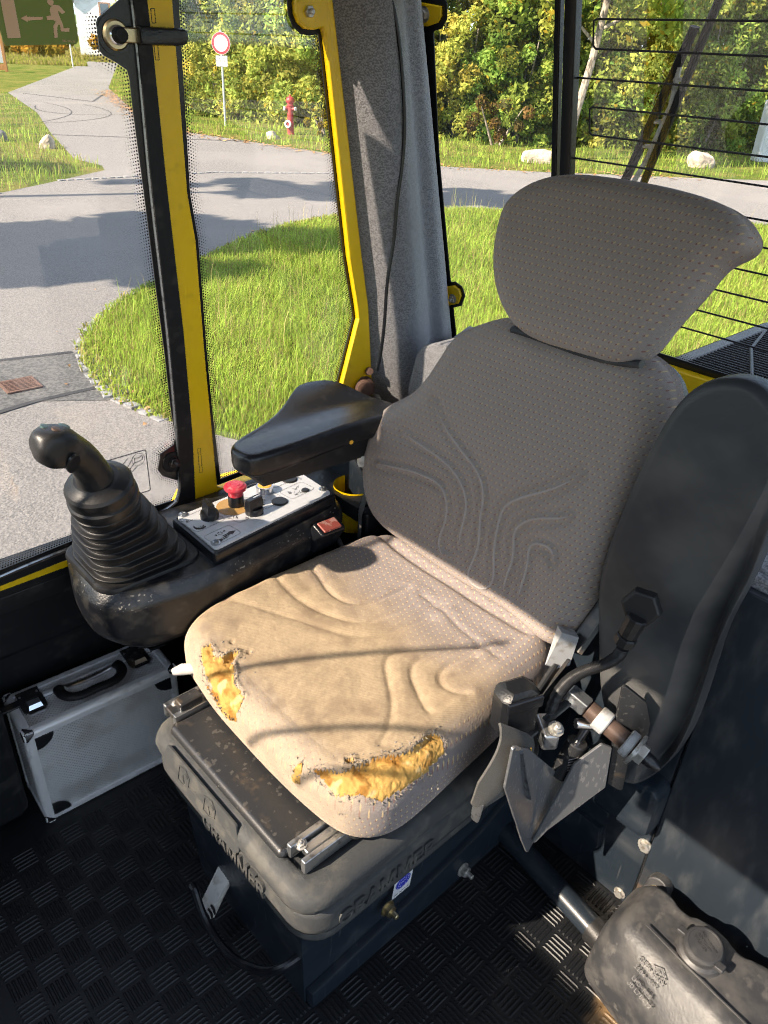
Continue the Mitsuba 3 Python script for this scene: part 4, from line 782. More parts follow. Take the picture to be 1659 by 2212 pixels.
# belt buckle between seat and console
bk = seat + '__buckle'
BKM = frame((.800, .968, .565), unit((.82, .12, -.12)), unit((-.05, 1, .45)))
part(seat, 'buckle', tf(box(-.042, .026, -.0175, .0175, -.055, .0, .006), BKM), 'm_gloss', label='belt buckle with red release button')
part(bk, 'release_button', tf(box(-.034, .014, -.0125, .0125, -.004, .003, .002), BKM), 'm_redbtn')
part(bk, 'stalk', tube([(.82, .975, .52), (.85, .965, .44), (.87, .95, .40)], .012, 8, flat=.4), 'm_steel')
part(seat, 'lap_strap', cat([tube([(.905, .975, .64), (.885, .985, .55), (.875, .975, .48), (.87, .96, .42)], .013, 8, flat=.12)]), 'm_webbing')

# left side: belt retractor, brackets, tilt lever
part(seat, 'belt_retractor', tf(hull([(x, y, z) for x, y in ((-.026, -.020), (.026, -.020), (.033, -.010), (.034, .012), (.024, .022), (-.024, .022), (-.034, .012), (-.033, -.010)) for z in (-.085, -.012)] + [(x * .86, y * .86, -.004) for x, y in ((-.026, -.020), (.026, -.020), (.033, 0), (.024, .022), (-.024, .022), (-.033, 0))] + [(x * .6, y * .6, .001) for x, y in ((-.026, -.020), (.026, -.020), (.033, 0), (.024, .022), (-.024, .022), (-.033, 0))]), frame((.716, .446, .580), unit((.93, -.28, -.05)), unit((.28, .93, 0)), unit((-.12, -.05, 1)))), 'm_plastic', 30, label='black belt retractor beside the cushion')
part(seat + '__belt_retractor', 'slot_cap', tf(box(-.031, .031, -.0245, -.018, -.030, -.006, .003), frame((.716, .446, .580), unit((.93, -.28, -.05)), unit((.28, .93, 0)), unit((-.12, -.05, 1)))), 'm_gloss')
bl_ = [V(.70, .425, .520), V(.688, .412, .505), V(.665, .408, .480), V(.645, .413, .450), V(.634, .420, .425), V(.630, .425, .412)]
bc = spline(bl_, 24); bw = np.array([unit((.62, -.25, -.55))] * 24); wd = np.interp(np.linspace(0, 1, 24), [0, .25, .7, 1], [.040, .038, .032, .013])
bn = np.cross(np.gradient(bc, axis=0), bw); bn /= np.linalg.norm(bn, axis=1, keepdims=True)
bv = np.stack([bc - bw * wd[:, None], bc - bw * wd[:, None] * .3 + bn * .003, bc + bw * wd[:, None] * .4 + bn * .004, bc + bw * wd[:, None]], 1)
bv2 = np.concatenate([bv, bv[:, ::-1] - bn[:, None] * .004], 1)
bf = []
for i in range(23):
    for j in range(8): bf.append([i * 8 + j, i * 8 + (j + 1) % 8, (i + 1) * 8 + (j + 1) % 8, (i + 1) * 8 + j])
part(seat, 'belt_webbing', (bv2.reshape(-1, 3), np.array(bf)), 'm_webbing', 40, label='grey belt webbing with yellow zigzag stitching')
zz_ = [bc[3] + bw[3] * (.026 - .004 * (k % 2)) + bn[3] * .006 + (bc[9] - bc[3]) * k / 9 * .9 + bw[3] * (.0035 if k % 2 else -.0035) for k in range(10)]
part(seat + '__belt_webbing', 'stitching', tube(zz_, .0007, 5), 'm_amber', False)
part(seat, 'belt_tongue', tube([(.632, .424, .42), (.629, .424, .395), (.628, .424, .385)], [.009, .0085, .007], 10, flat=.35), 'm_steel')
# bracket cup: two folded plates meeting in a point, with the gas strut in between
cx = thing('tmp', 'x', 'x'); del labels[cx]; _used.discard(cx)
L0 = [V(*p) for p in D['bracketL']]
BLM = frame((.70, .40, .40), (1, 0, 0), (0, 0, 1), (0, -1, 0))
part(seat, 'bracket_plate', slab(L0, BLM, 0, .004, .001, .004), 'm_plate', 20, label='scratched steel bracket plate')
R0 = [V(*p) for p in D['bracketR']]
BRM = frame((.80, .36, .40), unit((.8, -.6, 0)), (0, 0, 1), unit((-.6, -.8, 0)))
part(seat, 'bracket_plate', slab(R0, BRM, -.002, .002, .001, .004), 'm_plate', 20)
part(seat, 'mounting_plate', slab([V(*p) for p in D['mplate']], frame((.81, .37, .5), unit((.7, -.7, 0)), (0, 0, 1), unit((-.7, -.7, 0))), -.004, .002, .001, .004), 'm_blackmetal', 30)
sh_ = [V(*p) for p in D['shaft']]
sd_ = unit(sh_[4] - sh_[1])
part(seat, 'pivot_shaft', cyl(sh_[1] - sd_ * .01, sh_[2] + sd_ * .022, .0145, 20), 'm_shaft')
ps = seat + '__pivot_shaft'
part(ps, 'bushing', cyl(sh_[1] + sd_ * .006, sh_[1] + sd_ * .026, .019, 24, bev=.002), 'm_greyplastic')
part(ps, 'bushing', cyl(sh_[2] + sd_ * .006, sh_[2] + sd_ * .020, .021, 24, bev=.002), 'm_greyplastic')
part(ps, 'washer', cyl(sh_[2] + sd_ * .022, sh_[2] + sd_ * .027, .026, 28), 'm_zinc')
part(ps, 'nut', hexbolt(sh_[2] + sd_ * .027, sd_, .015, .013, True), 'm_zinc')
part(ps, 'cap_end', lathe([(0, 0), (.0105, 0), (.010, .012), (.007, .022), (.003, .027), (0, .028)], sh_[2] + sd_ * .039, sd_, 24), 'm_gloss')
part(ps, 'end_block', tf(box(-.006, .030, -.011, .011, -.013, .013, .003), frame(sh_[0], sd_, np.cross((0, 0, 1), sd_))), 'm_steel')
g0, g1, g2 = [V(*p) for p in D['gasspring']]
part(seat, 'gas_strut', cyl(g0 + (g0 - g1) * .1, g1, .0165, 24, bev=.002), 'm_blackmetal')
gs = seat + '__gas_strut'
part(gs, 'rod', cyl(g1, g2 + (g2 - g1) * .4, .0065, 16), 'm_chrome')
part(gs, 'clevis_pin', cyl(g2 + V(-.014, .01, .016), g2 + V(.014, -.012, .010), .008, 20, bev=.001), 'm_chrome')
part(gs, 'print', tf(cat([prism2(shapely.box(-.008, k * .006, .008, k * .006 + .0016), 0, .0005) for k in range(5)]), frame(g0 + unit((-.5, -.85, 0)) * .0168 + (g1 - g0) * .35, unit((.85, -.5, .1)), unit(g1 - g0))), 'm_greyink', False)
part(seat, 'gas_strut_bracket', tf(box(-.013, .013, -.02, .03, -.02, .012, .005), frame(V(*D['nuts'][0]) - V(0, -.008, .016), unit((.8, -.6, 0)), unit((.6, .8, 0)))), 'm_steel')
for k in range(4):
    part(seat, 'bracket_bolt', hexbolt(V(*D['nuts'][k]) + V(0, -.008 if k in (1, 2) else -.004, .0), [(-.2, -.4, 1), (0, -1, .1), (0, -1, .1), (-.7, -.7, 0)][k], (.0085, .0085, .0085, .0125)[k], .007, True, .006 if k == 0 else 0), 'm_zinc')
part(seat, 'bracket_bolt', hexbolt(V(*D['nuts'][4]) + V(.006, .006, -.012), (-.7, -.7, 0), .009, .007), 'm_zinc')
sb0, sb1 = [V(*p) for p in D['strap_bar']]
part(seat, 'link_bar', tube([L0[0] + V(.006, -.004, -.006), sb0 + V(0, -.012, .006), sb1], .0075, 8, flat=.45), 'm_blackmetal')
part(seat, 'link_bar', tube([V(.712, .394, .398), V(.688, .398, .470), V(.674, .40, .52)], .0085, 8, flat=.4), 'm_steel')
hs = spline(D['hose'], 70); rr_ = .0085 + .0011 * np.sin(np.arange(70 * 3) * 2.2)
hs = spline(D['hose'], 210)
part(seat, 'corrugated_hose', tube(hs, rr_, 12), 'm_hardboot', True, label='black corrugated cable hose')
F_ = [V(*p) for p in D['fitting']]
fd = unit(F_[1] - F_[0])
part(seat, 'hose_gland', cat([cyl(F_[0] - fd * .003, F_[0] + fd * .012, .0155, 8, bev=.002), cyl(F_[0] + fd * .012, F_[0] + fd * .046, .0135, 10, r1=.0145, bev=.002)]), 'm_hardboot', 20)
part(seat + '__hose_gland', 'hex_base', tf(prism2(Polygon([(.028 * math.cos(k * math.pi / 3), .028 * math.sin(k * math.pi / 3)) for k in range(6)]), 0, .016, .004), frame(F_[1] + fd * .022 + V(.020, .008, 0), unit((.3, -.95, 0)), (0, .1, 1), unit((-.95, -.3, .15)))), 'm_hardboot', 20)
part(seat, 'tilt_lever', hull([V(*p) + o for p in D['glever'][:4] for o in (V(0, 0, 0), V(.014, .018, -.004))] + [V(.836, .479, .530), V(.838, .482, .525)]), 'm_greyplastic', 30, label='grey backrest tilt lever')
part(seat, 'recliner_arm', cat([tube([(.868, .462, .54), (.845, .482, .47), (.82, .49, .42)], .012, 8, flat=.35), tube([(.850, .470, .53), (.828, .482, .47), (.81, .488, .42)], .005, 8), tube([(.955, .445, .66), (.91, .452, .60), (.88, .46, .55)], .016, 8, flat=.4)]), 'm_blackmetal')


# ------------------------------------------------------------------ control console with joystick
con = thing('control_console', 'black control console with white switch plate beside the seat', 'console')
co = spline([(.375, 1.20), (.356, 1.14), (.344, 1.08), (.347, 1.03), (.365, .998), (.40, .978), (.45, .966), (.511, .957), (.65, .965), (.80, .982), (.855, 1.005), (.875, 1.04), (.880, 1.12), (.878, 1.20)], 100)
co = np.vstack([co, [(.86, 1.204), (.40, 1.204)]])
cc = np.array([.62, 1.09])
def ringz(k, z, tap=0.0):
    p = cc + (co - cc) * V(k[0], k[1]); zz = np.full(len(p), z) if np.isscalar(z) else z
    return np.c_[p, zz]
xx = co[:, 0]
zb = np.interp(xx, [.34, .40, .55, .75, .88], [.475, .455, .470, .488, .50])
lev = [ringz((.80, .70), zb - .012), ringz((.93, .90), zb - .004), ringz((.985, .98), zb + .014), ringz((1.0, 1.0), zb + .035), ringz((1.0, 1.0), .545), ringz((.99, .985), .556), ringz((.965, .945), .564), ringz((.955, .925), .571), ringz((.93, .89), .577)]
N_ = len(co); vv = np.vstack(lev + [lev[-1].mean(0)[None], lev[0].mean(0)[None]]); ff = []
j = np.arange(N_)
for i in range(len(lev) - 1):
    a, b = i * N_ + j, i * N_ + (j + 1) % N_
    ff += [np.c_[a, b, b + N_], np.c_[a, b + N_, a + N_]]
a = (len(lev) - 1) * N_ + j; ff += [np.c_[a, (len(lev) - 1) * N_ + (j + 1) % N_, np.full(N_, len(vv) - 2)], np.c_[(j + 1) % N_, j, np.full(N_, len(vv) - 1)]]
cmesh = trimesh.Trimesh(vv, np.vstack(ff), process=False); cmesh.fix_normals()
part(con, 'body', cmesh, 'm_console', 40)
pl4 = [V(.556, 1.121, 0), V(.838, 1.138, 0), V(.836, 1.018, 0), V(.554, .986, 0)]
PC = [(p[0], p[1]) for p in pl4]
PP = Polygon(PC)
part(con, 'plinth', prism2(PP.buffer(.008), .570, .596, .006), 'm_gloss', 30)
plate = part(con, 'switch_plate', prism2(PP.buffer(-.007).buffer(.007), .596, .600, .001), 'm_white', 30, label='white switch plate')
FRZ = lambda poly, h=.0004: tf(prism2(poly, 0, h), frame((0, 0, .6001), (1, 0, 0), (0, 1, 0)))
exx = unit((PC[1][0] - PC[0][0], PC[1][1] - PC[0][1])); PLM = lambda x, y, z=.6002: frame((x, y, z), (exx[0], exx[1], 0), (-exx[1], exx[0], 0))
fr_ = []
def rect_frame(x0, y0, x1, y1, r=.008, w=.0007):
    g = shapely.box(x0, y0, x1, y1).buffer(-r).buffer(r); return g.difference(g.buffer(-w))
# plate coordinates: u along the plate, v towards the window, origin at its near front corner
PMX = frame((.554, .986, .6002), (.9935, .114 * .9, 0), (-.0, 1, 0))
pu = unit((PC[2][0] - PC[3][0], PC[2][1] - PC[3][1])); PMX = frame((PC[3][0], PC[3][1], .6002), (pu[0], pu[1], 0), (-pu[1], pu[0], 0))
for a_ in ((.010, .064, .075, .122), (.008, .008, .066, .046), (.082, .036, .140, .084), (.150, .040, .203, .086), (.150, .094, .205, .132), (.210, .032, .272, .072), (.215, .088, .262, .130)):
    fr_.append(prism2(rect_frame(*a_), 0, .0004))
part(plate, 'printed_frames', tf(cat(fr_), PMX), 'm_greyink', False)
def arrow(x, y, d, s=.011):
    return [prism2(Polygon([(x, y + s * .55), (x + d * s * 1.1, y), (x, y - s * .55)]), 0, .0004), prism2(shapely.box(min(x - d * s * .55, x), y - s * .3, max(x - d * s * .55, x), y + s * .3), 0, .0004), prism2(shapely.box(min(x - d * s * .75, x - d * s * .95), y - s * .3, max(x - d * s * .75, x - d * s * .95), y + s * .3), 0, .0004), prism2(shapely.box(min(x - d * s * 1.15, x - d * s * 1.35), y - s * .3, max(x - d * s * 1.15, x - d * s * 1.35), y + s * .3), 0, .0004)]
ring_ = lambda x, y, r, w=.001: prism2(Point(x, y).buffer(r).difference(Point(x, y).buffer(r - w)), 0, .0004)
icn = [cat(arrow(.022, .016, -1)), cat(arrow(.050, .022, 1)), ring_(.037, .034, .0045), ring_(.041, .020, .0038), prism2(shapely.box(.026, .032, .030, .0355), 0, .0004), prism2(shapely.box(.0445, .033, .049, .0365), 0, .0004)]
for x, y in ((.104, .040), (.175, .045), (.228, .114)): icn.append(ring_(x, y, .0032, .0012))
icn.append(prism2(Point(.026, .078).buffer(.011).difference(Point(.030, .082).buffer(.0115)), 0, .0004))
for x, y in ((.020, .104), (.030, .070), (.087, .055), (.090, .070), (.160, .058), (.166, .070), (.222, .112), (.226, .052), (.236, .044), (.246, .058), (.117, .104), (.248, .040)):
    one = []
    for k in range(6):
        dx, dy = rng.uniform(-.006, .006, 2); an = rng.uniform(0, 3.1)
        one.append(prism2(shapely.LineString([(x + dx, y + dy), (x + dx + .005 * math.cos(an), y + dy + .005 * math.sin(an))]).buffer(.00045), 0, .0004))
    icn.append(cat(one))
for g_ in icn: part(plate, 'printed_symbol', tf(g_, PMX), 'm_ink', False)
part(plate, 'part_number', text('008 320 06', .005, PMX @ frame((.278, .108, 0), (0, -1, 0), (1, 0, 0)) @ frame((0, -.002, 0), (1, 0, 0), (0, 1, 0)), .0003, False, .030), 'm_greyink', False)
part(plate, 'amber_disc', tf(prism2(Point(.112, .090).buffer(.031), 0, .0008), PMX), 'm_amberdisc', False)
for x, y in D['pscrews'] and [(p[0], p[1]) for p in D['pscrews']]:
    part(plate, 'screw', cat([lathe([(0, 0), (.0085, 0), (.0085, .0015), (.006, .0018), (.0058, .004), (.0035, .0055), (.0035, .003), (0, .003)], (x, y, .600), (0, 0, 1), 24)]), 'm_steel', 30)
es = part(con, 'emergency_stop', lathe([(0, 0), (.0145, 0), (.0150, .003), (.0145, .022), (.0, .022)], (.664, 1.090, .600), (0, 0, 1), 32), 'm_gloss', 30, label='red mushroom emergency stop button')
part(es, 'red_cap', lathe([(0, 0), (.0135, 0), (.0145, .010), (.0205, .0135), (.0215, .017), (.0205, .0205), (.0160, .0225), (.0155, .0218), (.0148, .0232), (.0095, .0238), (.0090, .0230), (.0084, .0240), (0, .0242)], (.664, 1.090, .6215), (0, 0, 1), 48), 'm_red', 25)
yb = part(con, 'amber_button', lathe([(0, 0), (.0165, 0), (.0170, .010), (.0160, .0135), (.0140, .0140), (.0138, .0125), (0, .0125)], (.736, 1.1, .600), (0, 0, 1), 40), 'm_chrome', 30, label='amber push button in a chrome ring')
part(yb, 'lens', lathe([(0, 0), (.0138, 0), (.0136, .0020), (.011, .0030), (.0108, .0026), (0, .0032)], (.736, 1.1, .6118), (0, 0, 1), 36), 'm_amber', 30)
for q, (x, y), an in ((0, (.602, 1.083), 1.35), (1, (.675, 1.046), .15)):
    kb = part(con, 'rotary_switch', lathe([(0, 0), (.0170, 0), (.0172, .008), (.0158, .012), (0, .012)], (x, y, .600), (0, 0, 1), 36), 'm_gloss', 30)
    M_ = frame((x, y, .612), (math.cos(an), math.sin(an), 0), (-math.sin(an), math.cos(an), 0))
    part(kb, 'grip', tf(hull([(sx * .017, sy * .0085, 0) for sx in (-1, 1) for sy in (-1, 1)] + [(sx * .0150, sy * .0055, .020) for sx in (-1, 1) for sy in (-1, 1)] + [(.016, .004, .012), (.016, -.004, .012)]), M_), 'm_gloss', 20)
    part(kb, 'pointer', tf(box(-.001, .015, -.0012, .0012, .0199, .0206), M_), 'm_white' if q else 'm_ink', False)
for (x, y, _), r in zip(D['buttons'], (.0155, .0155, .0078)):
    part(con, 'blanking_plug', lathe([(0, 0), (r, 0), (r, .002), (r - .0015, .0032), (0, .0034)], (x, y, .600), (0, 0, 1), 32), 'm_hardboot', 30)
# joystick
joy = thing('joystick', 'black joystick with ribbed rubber boot on the console front', 'joystick')
J0, J1 = V(.452, 1.092, .578), V(.402, 1.052, .724)
lv = []
nf = 6
for k in range(nf * 10 + 1):
    t = k / (nf * 10.0); ph = (t * nf + .12 * math.sin(t * 9)) % 1
    fold = (ph if ph < .72 else (1 - ph) * .72 / .28) / .72
    w_ = (1 - t) ** .85
    hx, hy = .050 + .038 * w_, .047 + .036 * w_
    kx = (hx - .012 * (1 - fold)) ; ky = (hy - .012 * (1 - fold))
    r = min(kx, ky) * (.55 + .43 * t)
    c = J0 + (J1 - J0) * (t + .0 * t)
    ring = rring(-kx, kx, -ky, ky, r, 72)
    tilt = np.array([-.38, -.30]) * t
    z = c[2] + ring @ tilt * -1.0 * .55 - .006 * (1 - fold)
    lv.append(np.c_[ring + c[:2], z])
vv = np.vstack(lv); ff = []; j = np.arange(72)
for i in range(len(lv) - 1):
    a, b = i * 72 + j, i * 72 + (j + 1) % 72
    ff += [np.c_[a, b, b + 72], np.c_[a, b + 72, a + 72]]
part(joy, 'boot', trimesh.Trimesh(vv, np.vstack(ff), process=False), 'm_hardboot', True)
part(joy, 'boot_foot', tf(prism2(Polygon(rring(-.094, .094, -.088, .088, .035)), 0, .010, .006), frame(J0 + V(0, 0, -.004), (1, 0, 0), (0, 1, 0))), 'm_hardboot', 30)
jax = unit(V(-.22, -.17, .96))
part(joy, 'collar', lathe([(0, -.012), (.052, -.012), (.0545, -.004), (.0545, .006), (.0515, .009), (.051, .014), (.0525, .018), (.0525, .028), (.049, .033), (.040, .037), (.034, .043), (0, .050)], J1 + V(0, 0, .004), jax, 56), 'm_hardboot', 30)
sp = [((.394, 1.045, .756), .032), ((.389, 1.041, .775), .0275), ((.382, 1.037, .796), .0255), ((.372, 1.031, .815), .0250), ((.362, 1.026, .830), .0245)]
ics = trimesh.creation.icosphere(2)
M = None
def _add(pts):
    global M
    h_ = hull(pts); mm = m3.Manifold(m3.Mesh(np.asarray(h_.vertices, np.float32), np.asarray(h_.faces, np.uint32))); M = mm if M is None else M + mm
for (p, r), (q, s_) in zip(sp[:-1], sp[1:]): _add(np.vstack([ics.vertices * r + V(*p), ics.vertices * s_ + V(*q)]))
head_ = [ics.vertices * .0145 + V(x, 1.014 + dy, z) for x, z in ((.3165, .868), (.3140, .846), (.330, .834), (.343, .866)) for dy in (-.012, .012)]
_add(np.vstack(head_ + [ics.vertices * .0225 + V(.357, 1.024, .838)]))
M = M.refine_to_length(.005).to_mesh(); gm = trimesh.Trimesh(M.vert_properties[:, :3], M.tri_verts, process=True)
trimesh.smoothing.filter_taubin(gm, .5, -.52, 14)
grip = part(joy, 'grip', gm, 'm_hardboot', True)
gd = unit(V(-.02, .0, 1.0)); 
for (x, y, z), c in (((.328, 1.022, .880), 'm_greenbtn'), ((.337, 1.006, .874), 'm_brownstain'), ((.350, 1.018, .866), 'm_greenbtn')):
    hit = trimesh.proximity.closest_point(gm, [(x, y, z + .01)])[0][0]
    nn = unit(V(.45, -.1, 1))
    part(grip, 'button', lathe([(0, -.002), (.0078, -.004), (.0078, .0000), (.006, .0008), (0, .0010)], hit, nn, 20), c, 30)
hit, _, fi = trimesh.proximity.closest_point(gm, [(.366, .95, .800)]); nn = gm.face_normals[fi[0]]
part(grip, 'trigger_plate', tf(prism2(Polygon([(.012 * math.cos(t) * 1.0, .022 * math.sin(t)) for t in np.linspace(0, 6.2, 30)]), -.002, .002, .001), frame(hit[0], unit(np.cross((-.3, -.1, 1), nn)), unit(V(-.3, -.1, 1)), nn)), 'm_gloss', 30)

# cup recess behind the console
cupo = thing('cup_recess', 'round yellow lined recess in the black ledge behind the switch plate', 'recess')
ring2 = Polygon([(.89, 1.00), (1.06, 1.00), (1.06, 1.20), (.89, 1.20)]).difference(Point(.945, 1.075).buffer(.044, 24))
part(cupo, 'ledge', prism2(ring2, .52, .552), 'm_plastic', 30)
part(cupo, 'liner', lathe([(.0438, .556), (.0438, .46), (0, .46)], (.945, 1.075, 0), (0, 0, 1), 40), 'm_yellow', 30)
part(cupo, 'skirt', box(.89, 1.06, .97, 1.0, .30, .550, .006), 'm_plastic', 30)
hk = thing('round_latch', 'dirty round metal latch at the foot of the yellow window frame', 'latch')
part(hk, 'body', lathe([(0, 0), (.026, 0), (.024, .012), (.019, .016), (.019, .028), (.014, .034), (0, .035)], (1.06, 1.185, .712), (-.55, -.75, .25), 32), 'm_rust', 30)
part(hk, 'pin', lathe([(0, 0), (.012, 0), (.0115, .018), (0, .020)], (1.075, 1.160, .690), (-.5, -.8, -.1), 24), 'm_zinc', 30)
part(hk, 'bolt', lathe([(0, 0), (.009, 0), (.008, .012), (0, .014)], (1.072, 1.18, .748), (-.5, -.7, .3), 20), 'm_rust', 30)

# ------------------------------------------------------------------ stickers on the glass
ex = thing('exit_sticker', 'green emergency exit sticker with running figure on the window', 'sticker')
K = lambda n: [(p[0], p[2]) for p in D[n]]
part(ex, 'sheet', tf(prism2(Polygon([(.395, 1.470)] + [(.420, 1.381), (.4245, 1.336), (.4275, 1.3315), (.522, 1.3365), (.526, 1.341), (.524, 1.47)]).buffer(0), 0, .0006), YF(1.1985)), 'm_green', False)
EZ = YF(1.1976)
dr_ = K('stk_door'); 
part(ex, 'door_symbol', tf(prism2(Polygon([(.4295, 1.43), (.4465, 1.43)] + [(.448, 1.341), (.431, 1.340)]), 0, .0004), EZ), 'm_salmon', False)
part(ex, 'arrow', tf(prism2(Polygon(K('stk_arrow')).buffer(0), 0, .0004), EZ), 'm_salmon', False)
bd_ = Polygon(K('stk_body')).buffer(0).buffer(.0004)
part(ex, 'running_figure', tf(cat([prism2(g, 0, .0004) for g in getattr(bd_, 'geoms', [bd_])] + [prism2(Point(.4945, 1.3835).buffer(.0042), 0, .0004)]), EZ), 'm_salmon', False)
part(ex, 'part_number', text('008 323 15', .0026, frame((.503, 1.1975, 1.3385), (1, 0, .02), (0, 0, 1)), .0003, False, .0175), 'm_salmon', False)
dc = thing('manual_decal', 'small read the manual decal low on the hinged window', 'sticker')
dpoly = Polygon([(.452, .625), (.465, .709), (.549, .709), (.5485, .623)]).buffer(-.004).buffer(.004)
part(dc, 'outline', tf(prism2(dpoly.difference(dpoly.buffer(-.0016)), 0, .0005), YF(1.1988)), 'm_ink', False)
cir = lambda x, z, r, w: Point(x, z).buffer(r).difference(Point(x, z).buffer(r - w))
dsym = [cir(.532, .693, .0125, .0008), cir(.478, .690, .012, .0008), cir(.503, .682, .004, .0012), cir(.512, .678, .004, .0012), cir(.508, .668, .0035, .0012)]
for a_, b_ in (((.510, .684), (.523, .700)), ((.515, .680), (.525, .690)), ((.510, .668), (.528, .680)), ((.500, .690), (.512, .701)), ((.515, .645), (.513, .665)), ((.525, .688), (.540, .691)), ((.525, .698), (.532, .696)), ((.532, .696), (.540, .699)), ((.540, .699), (.540, .691)), ((.525, .698), (.525, .688)), ((.472, .690), (.484, .692))):
    dsym.append(shapely.LineString([a_, b_]).buffer(.0006))
part(dc, 'symbols', tf(cat([prism2(g, 0, .0005) for g in dsym]), YF(1.1988)), 'm_ink', False)
gt = thing('glass_marking', 'mirrored approval marking printed on the rear side window', 'marking')
gx = []
for s_, z, h, w_ in (('TOUGHENED', 1.3925, .0030, .022), ('M280   AS2', 1.3870, .0030, .021), ('DOT - 459', 1.3820, .0030, .018), ('43R-001068', 1.3770, .0030, .022), ('15B221093', 1.3720, .0022, .014)):
    gx.append(text(s_, h, frame((.7395, 1.1995, z), (-1, 0, 0), (0, 0, 1)), .0004, False, w_))
gx.append(text('E1', .0034, frame((.7480, 1.1995, 1.3795), (-1, 0, 0), (0, 0, 1)), .0004, False, .0045)); gx.append(tf(prism2(cir(.7457, 1.3812, .0040, .0006), 0, .0004), YF(1.1995)))
gx.append(tf(prism2(Polygon([(.720, 1.401), (.728, 1.397), (.736, 1.401), (.728, 1.410)]).difference(Polygon([(.7215, 1.401), (.728, 1.3982), (.7345, 1.401), (.728, 1.4085)])), 0, .0004), YF(1.1995)))
part(gt, 'print', cat(gx), 'm_haze_print', False)

# ------------------------------------------------------------------ aluminium case on the floor
case = thing('aluminium_case', 'scuffed aluminium tool case with black handle standing on the floor', 'case')
KM = frame((.219, 1.141, 0), unit((.9989, -.0465, 0)), unit((.0465, .9989, 0)))
CL, CD, CH = .305, .128, .247
def kp(name, m, mat, par=None, smooth=30, **k): return part(par or case, name, tf(m, KM), mat, smooth, **k)
kp('core', box(.004, CL - .004, .004, CD - .004, .004, CH - .004), 'm_ink', None, False)
def panel(o, eu, ev, w, h):
    M = frame(o, eu, ev); v = np.array([(0, 0, 0), (w, 0, 0), (w, h, 0), (0, h, 0)]); 
    return (tfp(KM, tfp(M, v)), np.array([[0, 1, 2, 3]])), v[:, :2]
for nm, o, eu, ev, w, h in (('front_panel', (.012, .0025, .012), (1, 0, 0), (0, 0, 1), CL - .024, CH - .024), ('side_panel', (.0025, CD - .012, .012), (0, -1, 0), (0, 0, 1), CD - .024, CH - .024), ('top_panel', (.012, .012, CH - .0025), (1, 0, 0), (0, 1, 0), CL - .024, .066), ('lid_panel', (.012, .092, CH - .0025), (1, 0, 0), (0, 1, 0), CL - .024, CD - .104)):
    m, uv = panel(o, eu, ev, w, h); part(case, nm, m, 'm_alupanel', True, uv=uv)
e = .017
def lprof(p0, p1, a, b):
    """rounded corner profile from p0 to p1, its two flanges along a and b"""
    p0, p1, a, b = map(lambda q: np.asarray(q, float), (p0, p1, a, b)); n8 = 8
    ang = np.linspace(0, math.pi / 2, n8)
    sec = [a * e, *[(a * .009 * (1 - math.sin(t)) + b * .009 * (1 - math.cos(t))) for t in ang], b * e]
    inn = [b * e + a * .003, a * .003 + b * .003, a * e + b * .003]
    s = np.array(sec + inn); v = np.vstack([p0 + s, p1 + s]); n = len(s); f = [[i, (i + 1) % n, n + (i + 1) % n, n + i] for i in range(n)]
    m = trimesh.Trimesh(v, np.vstack([np.array(f)[:, [0, 1, 2]], np.array(f)[:, [0, 2, 3]]]), process=False); return m
edges = [((0, 0, CH), (CL, 0, CH), (0, 1, 0), (0, 0, -1)), ((0, 0, 0), (CL, 0, 0), (0, 1, 0), (0, 0, 1)), ((0, CD, CH), (CL, CD, CH), (0, -1, 0), (0, 0, -1)), ((0, 0, 0), (0, 0, CH), (1, 0, 0), (0, 1, 0)), ((CL, 0, 0), (CL, 0, CH), (-1, 0, 0), (0, 1, 0)), ((0, CD, 0), (0, CD, CH), (1, 0, 0), (0, -1, 0)), ((0, 0, CH), (0, CD, CH), (1, 0, 0), (0, 0, -1)), ((CL, 0, CH), (CL, CD, CH), (-1, 0, 0), (0, 0, -1)), ((0, 0, 0), (0, CD, 0), (1, 0, 0), (0, 0, 1))]
for k, (p0, p1, a, b) in enumerate(edges): kp('edge_profile', lprof(p0, p1, a, b), 'm_alu', None, 35)
kp('lid_rail', box(.016, CL - .016, .079, .084, CH - .003, CH + .003, .001), 'm_alu'); kp('lid_rail', box(.016, CL - .016, .0855, .091, CH - .003, CH + .002, .001), 'm_alu')
for x, y, z in ((0, 0, CH), (CL, 0, CH), (0, 0, 0), (CL, 0, 0), (0, CD, CH), (CL, CD, CH)):
    sx, sy, sz = (1 if x == 0 else -1), (1 if y == 0 else -1), (1 if z == 0 else -1)
    kp('corner_cap', hull(np.array([V(x, y, z) + V(sx, sy, sz) * (-.0015) + V(sx * a, sy * b, sz * c) for a, b, c in ((.020, .004, .004), (.004, .020, .004), (.004, .004, .020), (.020, .0, .006), (.006, 0, .020), (.0, .006, .020), (.0, .020, .006), (.020, .006, 0), (.006, .020, 0), (.004, .002, .003), (.002, .004, .004))])), 'm_gloss', None, 40)
for x, z, sx, sz in ((.017, CH - .017, 1, -1), (CL - .017, CH - .017, -1, -1), (.017, .017, 1, 1)):
    q = [(x, z), (x + sx * .034, z)] + [(x + sx * .034 * math.cos(t), z + sz * .030 * math.sin(t)) for t in np.linspace(.1, 1.5, 8)] + [(x, z + sz * .030)]
    kp('corner_guard', tf(prism2(shapely.geometry.polygon.orient(Polygon(q)), 0, .003, .001), frame((0, .001, 0), (1, 0, 0), (0, 0, 1), (0, -1, 0))), 'm_plastic')
